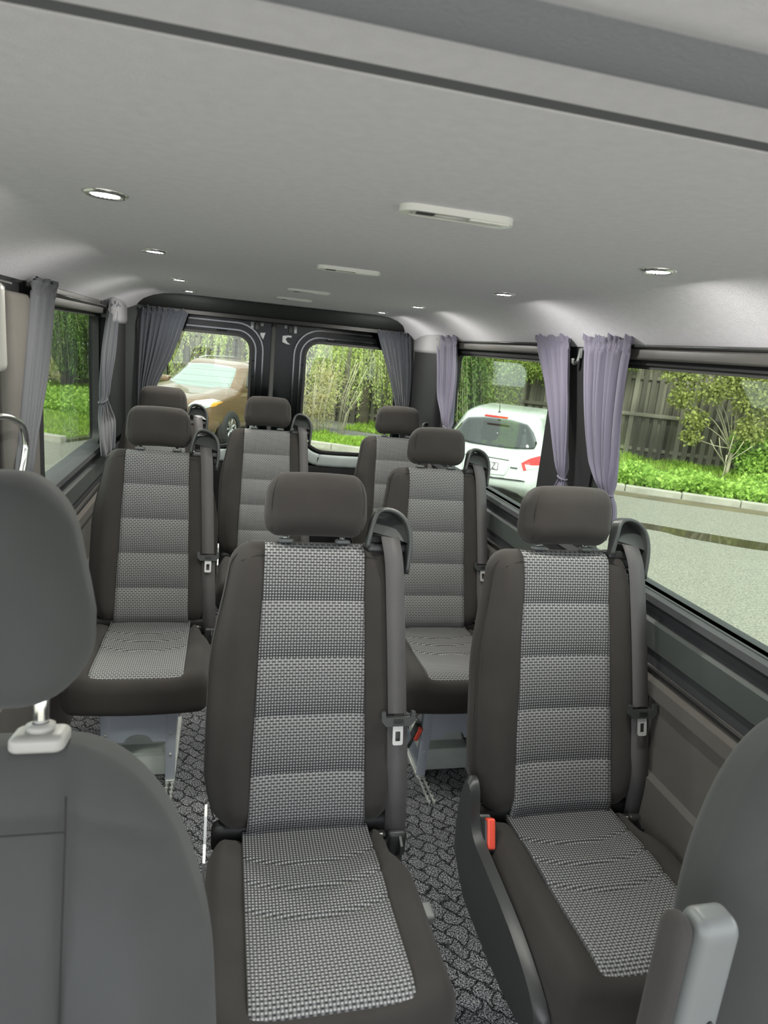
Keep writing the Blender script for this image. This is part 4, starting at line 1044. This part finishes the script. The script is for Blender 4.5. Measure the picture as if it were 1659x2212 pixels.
# ground cover
def ground_cover(name, s0, s1, t0, t1, n, h, mat, label, cat, wide=.10, lean=.5, clump=0.0):
    s = rng.uniform(s0, s1, n); t_ = rng.uniform(t0, t1, n)
    P2 = OF + s[:, None] * US + t_[:, None] * NT
    hh = h * (1 + clump * (np.sin(s * 2.1) * np.cos(t_ * 3 + s) + .5 * np.sin(s * 5.3 + 1)))
    P = np.stack([P2[:, 0], P2[:, 1], np.full(n, GZ + .05)], 1)
    if wide > .2: P[:, 2] += rng.random(n) * hh
    d = unit(np.concatenate([rng.normal(size=(n, 2)) * lean, np.ones((n, 1))], 1)); L = hh * rng.uniform(.5, 1.3, n) if wide <= .2 else .085 * rng.uniform(.6, 1.4, n)
    o = leaf_mesh(name, P, d, rsides(d), L, np.maximum(L * wide, .004), mat, tone=.2 + .8 * rng.random(n)); tag(o, label, cat); return o
ground_cover('grass', 1.3, 22, .15, 2.3, 26000, .13, 'leaf_grass', 'strip of grass between the fence foot and the path', 'grass', .07, .6, .4)
ground_cover('weeds', 5.5, 22, 3.5, 5.15, 34000, .26, 'leaf_weed', 'bright green leafy weeds between the path and the kerb outside the right window', 'weeds', .35, 1.6, .45)
ground_cover('grass', 1.3, 7.5, 3.5, 5.15, 16000, .12, 'leaf_grass', 'low bright grass by the kerb seen through the right rear door window', 'grass', .08, .7, .3)
ground_cover('grass', -10, -1.6, .15, 2.3, 12000, .14, 'leaf_grass', 'grass strip beyond the path outside the left window', 'grass', .08, .6, .3)
ground_cover('grass', -10, -1.6, 5.6, 8.7, 22000, .10, 'leaf_grass', 'mown grass by the kerb outside the left window', 'grass', .08, .8, .3)
ground_cover('weeds', -10, -1.6, 3.5, 6.2, 15000, .30, 'leaf_weed', 'leafy weeds beside the path outside the left window', 'weeds', .35, 1.6, .4)
ground_cover('dry_grass', -.9, 1.2, 8.2, 8.9, 500, .45, 'leaf_dry', 'thin dry grass stalks standing beside the brown car', 'grass', .012, .25, .3)
# dry stalks left of the willow
st = empty('dry_weed', (*WO(1.25, 3.6), GZ + .05)); r = np.random.default_rng(5); parts = []
for k in range(26):
    a, b = r.normal(size=2) * .28; h = r.uniform(.9, 1.9); parts.append(tube([(a, b, -.02), (a * 1.2, b * 1.2, h * .5), (a * 1.6 + .1, b * 1.5, h)], .007, 5))
    for q in range(4):
        u = r.uniform(.4, .95); parts.append(tube([(a * (1 + .6 * u), b * (1 + .5 * u), h * u), (a * (1 + .6 * u) + r.normal() * .2, b * (1 + .5 * u) + r.normal() * .2, h * u + .22)], .004, 4))
V, F = join(parts); mesh('stalk', V, F, 'pale_twig', st)
blobs_leaves('leaves', [(0, 0, .9), (.1, 0, 1.4), (-.1, .1, .5)], [(.5, .5, .35), (.45, .4, .35), (.5, .5, .4)], 2600, .07, 'leaf_dry', st, shell=1.0, wr=.15)
tag(st, 'tall dry straw-coloured weed in front of the willow, right rear door window', 'plant')
tw_ = empty('bare_sapling', (*WO(10.1, 3.9), GZ + .03)); parts = [tube([(0, 0, -.03), (.02, 0, .5), (0, 0, .75)], .011, 6)]
for a in (-.35, -.2, .05, .25, .42): parts.append(tube([(0, 0, .5 + abs(a) * .2), (US[0] * a * .7, US[1] * a * .7, .85), (US[0] * a, US[1] * a, 1.15 - abs(a) * .4)], .007, 5))
V, F = join(parts); mesh('stem', V, F, 'pale_twig', tw_); tag(tw_, 'bare pale forked sapling standing in the weeds at the right window', 'plant')

# ------------------------------------------------------------------ cars
from mathutils.bvhtree import BVHTree
def patch(name, poly, body, mat, parent, project, off=.006, nsub=10):
    """Sheet that hugs a body: poly in 2D, project(u, v) -> (origin, direction) for a ray."""
    bvh = BVHTree.FromPolygons([v.co.copy() for v in body.data.vertices], [tuple(p.vertices) for p in body.data.polygons])
    P = np.array(poly, float); c = P.mean(axis=0); n = len(P); V = []; 
    for k in range(nsub + 1):
        f = k / nsub
        for p in P: V.append(c + (p - c) * f)
    out = []
    for (u, v) in V:
        o_, d_ = project(u, v); hit = bvh.ray_cast(Vector(o_), Vector(d_))
        out.append(np.array(hit[0] - Vector(d_) * off) if hit[0] is not None else None)
    good = [q for q in out if q is not None]
    if not good: return None
    for i, q in enumerate(out):
        if q is None: out[i] = out[max(0, i - n)] if out[max(0, i - n)] is not None else good[0]
    F = [tuple([k * n + i, k * n + (i + 1) % n, (k + 1) * n + (i + 1) % n, (k + 1) * n + i]) for k in range(nsub) for i in range(n)]
    o = mesh(name, out, F, mat, parent); md = o.modifiers.new('thickness', 'SOLIDIFY'); md.thickness = .008
    return o
def dense(poly, n=6, smooth=True):
    if smooth:
        P = [(p[0], p[1], 0) for p in poly]; P = P[-1:] + P + P[:2]
        out = []
        for i in range(1, len(P) - 2):
            a, b, c, d = [np.array(q[:2], float) for q in P[i - 1:i + 3]]
            for k in range(n):
                t = k / n; out.append(tuple(b + (c - b) * t + .12 * ((a - b) * t * (1 - t) ** 2 * -1 + (c - d) * t * t * (1 - t))))
        return out
    return poly

def wheel(par, x, y, z, r, w, sg):
    wv = empty('wheel', (x, y, z), parent=par)
    V, F = lathe([(r * .62, -w / 2), (r * .93, -w / 2), (r, -w * .32), (r, w * .32), (r * .93, w / 2), (r * .62, w / 2)], (0, 0, 0), 0, 28); mesh('tyre', V, F, 'tyre', wv)
    parts = [lathe([(r * .66, .0), (r * .62, w * .4), (r * .56, w * .36), (r * .55, 0)], (0, 0, 0), 0, 28), lathe([(.001, w * .34), (r * .14, w * .34), (r * .15, .0)], (0, 0, 0), 0, 16)]
    for k in range(7):
        a = 2 * math.pi * k / 7; parts.append(tube([(w * .30, r * .1 * math.cos(a), r * .1 * math.sin(a)), (w * .34, r * .6 * math.cos(a), r * .6 * math.sin(a))], .022, 6))
    V, F = join(parts); V = [(v[0] * sg, v[1], v[2]) for v in V]; mesh('rim', V, F, 'alloy', wv)
    V, F = disc((0, 0, 0), r * .6, 'x', 20, .02); mesh('hub', V, F, 'tyre', wv)

def body_hatch():
    # lower body
    V, F = rbox((.86, 1.98, .36), (.22, .42, .22), (10, 24, 4), 6, (0, 0, .62))
    x, y, z = V[:, 0].copy(), V[:, 1].copy(), V[:, 2].copy()
    y = y - .10 * sstep(.55, .95, z) * sstep(-1.4, -1.95, y) * -1
    y = y - .05 * G(z, .50, .12) * sstep(-1.4, -1.9, y)
    x = x * (1 - .05 * sstep(.55, .98, z)) * (1 - .08 * (np.abs(y) / 2) ** 4)
    z = z - .12 * sstep(.6, 1.9, y) * sstep(.6, .95, z)
    lower = (V.copy(), F); A = np.stack([x, y, z], 1)
    V2, F2 = rbox((.72, 1.42, .36), (.24, .50, .17), (10, 16, 3), 6, (0, -.30, 1.10))
    x, y, z = V2[:, 0].copy(), V2[:, 1].copy(), V2[:, 2].copy(); q = sstep(.85, 1.42, z)
    x = x * (1.10 - .22 * q) * (1 - .06 * sstep(.3, -1.7, y) * q); y = np.where(y > 0, y - .62 * q * sstep(-.2, 1.0, y), y + .22 * q * sstep(-.6, -1.6, y)); z = z - .05 * sstep(-.6, -1.7, y) * q
    return join([(A, F), (np.stack([x, y, z], 1), F2)])

# white hatchback, rear towards the van
cx, cy = WO(6.25, 7.15); hb_ = empty('hatchback_car', (cx, cy, GZ), math.atan2(-NT[1], -NT[0]) - math.pi / 2 + math.radians(-4))
V, F = body_hatch(); body = mesh('body', V, F, 'car_white', hb_)
rear = lambda u, v: ((u, -6, v), (0, 1, 0)); right = lambda u, v: ((6, u, v), (-1, 0, 0)); front = lambda u, v: ((u, 6, v), (0, -1, 0))
patch('rear_window', dense([(-.60, .985), (-.30, .955), (0, .95), (.30, .955), (.60, .985), (.62, 1.06), (.54, 1.20), (.44, 1.30), (.2, 1.335), (0, 1.34), (-.2, 1.335), (-.44, 1.30), (-.54, 1.20), (-.62, 1.06)]), body, 'car_glass', hb_, rear)
wp = mesh('rear_wiper', *tube([(-.02, -1.93, .985), (-.25, -1.925, 1.00), (-.45, -1.90, 1.02)], .008, 6), 'rubber', hb_)
V, F = box(0, -1.62, 1.375, .34, .05, .028, .008); mesh('brake_light', V, F, 'bright_red', hb_)
for sg in (1, -1):
    P = dense([(sg * .50, .80), (sg * .60, .87), (sg * .70, .905), (sg * .80, .90), (sg * .845, .85), (sg * .80, .80), (sg * .77, .785), (sg * .6, .79)]); lamp = patch('tail_light', P, body, 'bright_red', hb_, rear, .012)
    P = dense([(sg * .52, .79), (sg * .66, .785), (sg * .82, .80), (sg * .82, .785), (sg * .66, .735), (sg * .56, .715)]); patch('reversing_light', P, body, 'lens_clear', hb_, rear, .010)
    P = dense([(sg * .50, .80), (sg * .55, .79), (sg * .585, .72), (sg * .55, .705)]); patch('lamp_edge', P, body, 'bright_red', hb_, rear, .013)
    for yy in (-1.22, 1.28):
        mesh('wheel_arch', *disc((sg * .835, yy, .33), .365, 'x', 30, .05), 'tyre', hb_); wheel(hb_, sg * .815, yy, .31, .31, .2, sg)
side = lambda sg: (lambda u, v: ((sg * 6, u, v), (-sg, 0, 0)))
for sg in (1, -1):
    patch('side_window', dense([(-1.28, 1.06), (-1.05, 1.28), (-.6, 1.34), (-.2, 1.34), (-.2, 1.0), (-1.1, 1.03)]), body, 'car_glass', hb_, side(sg), .008)
    patch('side_window', dense([(-.12, 1.34), (.2, 1.28), (.62, 1.0), (-.12, .99)]), body, 'car_glass', hb_, side(sg), .008)
pl = patch('number_plate', [(-.20, .66), (-.0, .66), (.20, .66), (.20, .72), (.20, .77), (0, .77), (-.20, .77), (-.20, .72)], body, 'white_plastic', hb_, rear, .014)
patch('plate_recess', dense([(-.30, .60), (0, .59), (.30, .60), (.34, .70), (.32, .80), (0, .815), (-.32, .80), (-.34, .70)]), body, 'car_white', hb_, rear, .003)
patch('boot_seam', [(-.32, .805), (0, .81), (.32, .805), (.32, .812), (0, .818), (-.32, .812)], body, 'rubber', hb_, rear, .012)
patch('bumper_seam', [(-.6, .56), (0, .545), (.6, .56), (.6, .568), (0, .553), (-.6, .568)], body, 'rubber', hb_, rear, .010)
patch('lower_bumper', dense([(-.55, .28), (0, .27), (.55, .28), (.50, .36), (.30, .42), (0, .43), (-.30, .42), (-.50, .36)]), body, 'tyre', hb_, rear, .012)
patch('model_badge', [(.36, .715), (.40, .715), (.46, .715), (.46, .727), (.40, .727), (.36, .727)], body, 'tyre', hb_, rear, .010)
# plate character: a Z with a thin border
def stroke(a, b, w=.007): return tube([(a[0], -2.045, a[1]), (b[0], -2.045, b[1])], w, 4)
yb = min(v.co.y for v in pl.data.vertices)
L_ = [tube([(p[0], yb - .004, p[1]), (q[0], yb - .004, q[1])], .0055, 4) for p, q in (((.105, .752), (.150, .752)), ((.150, .752), (.105, .682)), ((.105, .682), (.150, .682)), ((-.19, .667), (.19, .667)), ((-.19, .763), (.19, .763)), ((-.19, .667), (-.19, .763)), ((.19, .667), (.19, .763)))]
V, F = join(L_); mesh('plate_lettering', V, F, 'rubber', hb_)
V, F = join([tube([(.0, -1.45, 1.43), (.0, -1.50, 1.60)], .005, 6), lathe([(.001, .03), (.012, .02), (.028, 0)], (0, -1.45, 1.425), 2, 12)]); mesh('aerial', V, F, 'tyre', hb_)
tag(hb_, 'white hatchback car parked with its rear towards the right window', 'car')

# brown estate facing the van
cx, cy = WO(-.35, 5.35); sv = empty('estate_car', (cx, cy, GZ), math.atan2(NT[1], NT[0]) - math.pi / 2 + math.radians(2))
V, F = rbox((.93, 2.28, .42), (.22, .45, .20), (10, 26, 4), 6, (0, 0, .70))
x, y, z = V[:, 0].copy(), V[:, 1].copy(), V[:, 2].copy()
z = z - .14 * sstep(.9, 2.25, y) * sstep(.7, 1.1, z) + .03 * G(np.abs(x), .6, .2) * sstep(.6, 1.2, y) * sstep(.9, 1.1, z); x = x * (1 - .10 * (np.abs(y) / 2.3) ** 5) * (1 - .05 * sstep(.6, 1.1, z))
A = np.stack([x, y, z], 1)
V2, F2 = rbox((.78, 1.72, .36), (.22, .40, .15), (10, 18, 3), 6, (0, -.52, 1.27)); x, y, z = V2[:, 0].copy(), V2[:, 1].copy(), V2[:, 2].copy(); q = sstep(1.02, 1.60, z)
x = x * (1.10 - .22 * q); y = np.where(y > -.4, y - .66 * q * sstep(-.4, 1.1, y), y + .25 * q * sstep(-.8, -2.2, y)); z = z - .03 * (y + .5) ** 2 * .4
V, F = join([(A, F), (np.stack([x, y, z], 1), F2)]); body = mesh('body', V, F, 'car_brown', sv)
patch('windscreen', dense([(-.70, 1.13), (-.35, 1.10), (0, 1.095), (.35, 1.10), (.70, 1.13), (.68, 1.2), (.60, 1.42), (.55, 1.50), (.28, 1.53), (0, 1.54), (-.28, 1.53), (-.55, 1.50), (-.60, 1.42), (-.68, 1.2)]), body, 'windscreen', sv, front, .006)
V, F = join([tube([(.10, 1.02, 1.12), (.32, .96, 1.17), (.58, .88, 1.22)], .008, 5), tube([(-.5, 1.0, 1.12), (-.2, .98, 1.15), (.05, .93, 1.19)], .008, 5)]); mesh('wiper', V, F, 'rubber', sv)
for sg in (1, -1):
    patch('side_window', dense([(.62, 1.13), (.25, 1.50), (-.25, 1.54), (-.3, 1.10)]), body, 'car_glass', sv, side(sg), .008)
    patch('side_window', dense([(-.38, 1.10), (-.36, 1.54), (-1.2, 1.53), (-1.25, 1.12)]), body, 'car_glass', sv, side(sg), .008)
    patch('side_window', dense([(-1.33, 1.14), (-1.28, 1.51), (-1.75, 1.46), (-1.95, 1.2)]), body, 'car_glass', sv, side(sg), .008)
    patch('headlight', dense([(sg * .50, .80), (sg * .62, .91), (sg * .80, .95), (sg * .88, .90), (sg * .86, .82), (sg * .76, .76), (sg * .6, .76)]), body, 'lens_clear', sv, front, .010)
    patch('indicator', dense([(sg * .845, .90), (sg * .885, .89), (sg * .875, .82), (sg * .84, .80)]), body, 'lens_amber', sv, front, .014)
    V, F = lathe([(.001, .01), (.05, .0), (.065, -.03)], (sg * .69, 2.26, .85), 1, 16); mesh('lamp_reflector', V, F, 'chrome', sv)
    patch('fog_lamp_panel', dense([(sg * .45, .44), (sg * .80, .48), (sg * .82, .60), (sg * .5, .56)]), body, 'tyre', sv, front, .010)
    V, F = rbox((.12, .07, .07), (.05, .04, .05), (1, 1, 1), 3, (sg * 1.04, .68, 1.14)); m_ = mesh('mirror', V, F, 'car_brown', sv)
    V, F = box(sg * .98, .68, 1.08, .14, .06, .03, .01); mesh('mirror_foot', V, F, 'tyre', m_)
    for yy in (-1.40, 1.38):
        mesh('wheel_arch', *disc((sg * .880, yy, .38), .42, 'x', 30, .05), 'tyre', sv); wheel(sv, sg * .85, yy, .35, .35, .22, sg)
    V, F = tube([(sg * .58, .1, 1.63), (sg * .58, -.2, 1.66), (sg * .58, -1.4, 1.66), (sg * .58, -1.7, 1.62)], .018, 6); mesh('roof_rail', V, F, 'alloy', sv)
patch('grille', dense([(-.38, .60), (0, .58), (.38, .60), (.42, .80), (0, .84), (-.42, .80)]), body, 'tyre', sv, front, .012)
patch('lower_grille', dense([(-.40, .36), (0, .35), (.40, .36), (.44, .50), (0, .52), (-.44, .50)]), body, 'tyre', sv, front, .012)
tag(sv, 'bronze brown estate car facing the van outside the left rear door window', 'car')
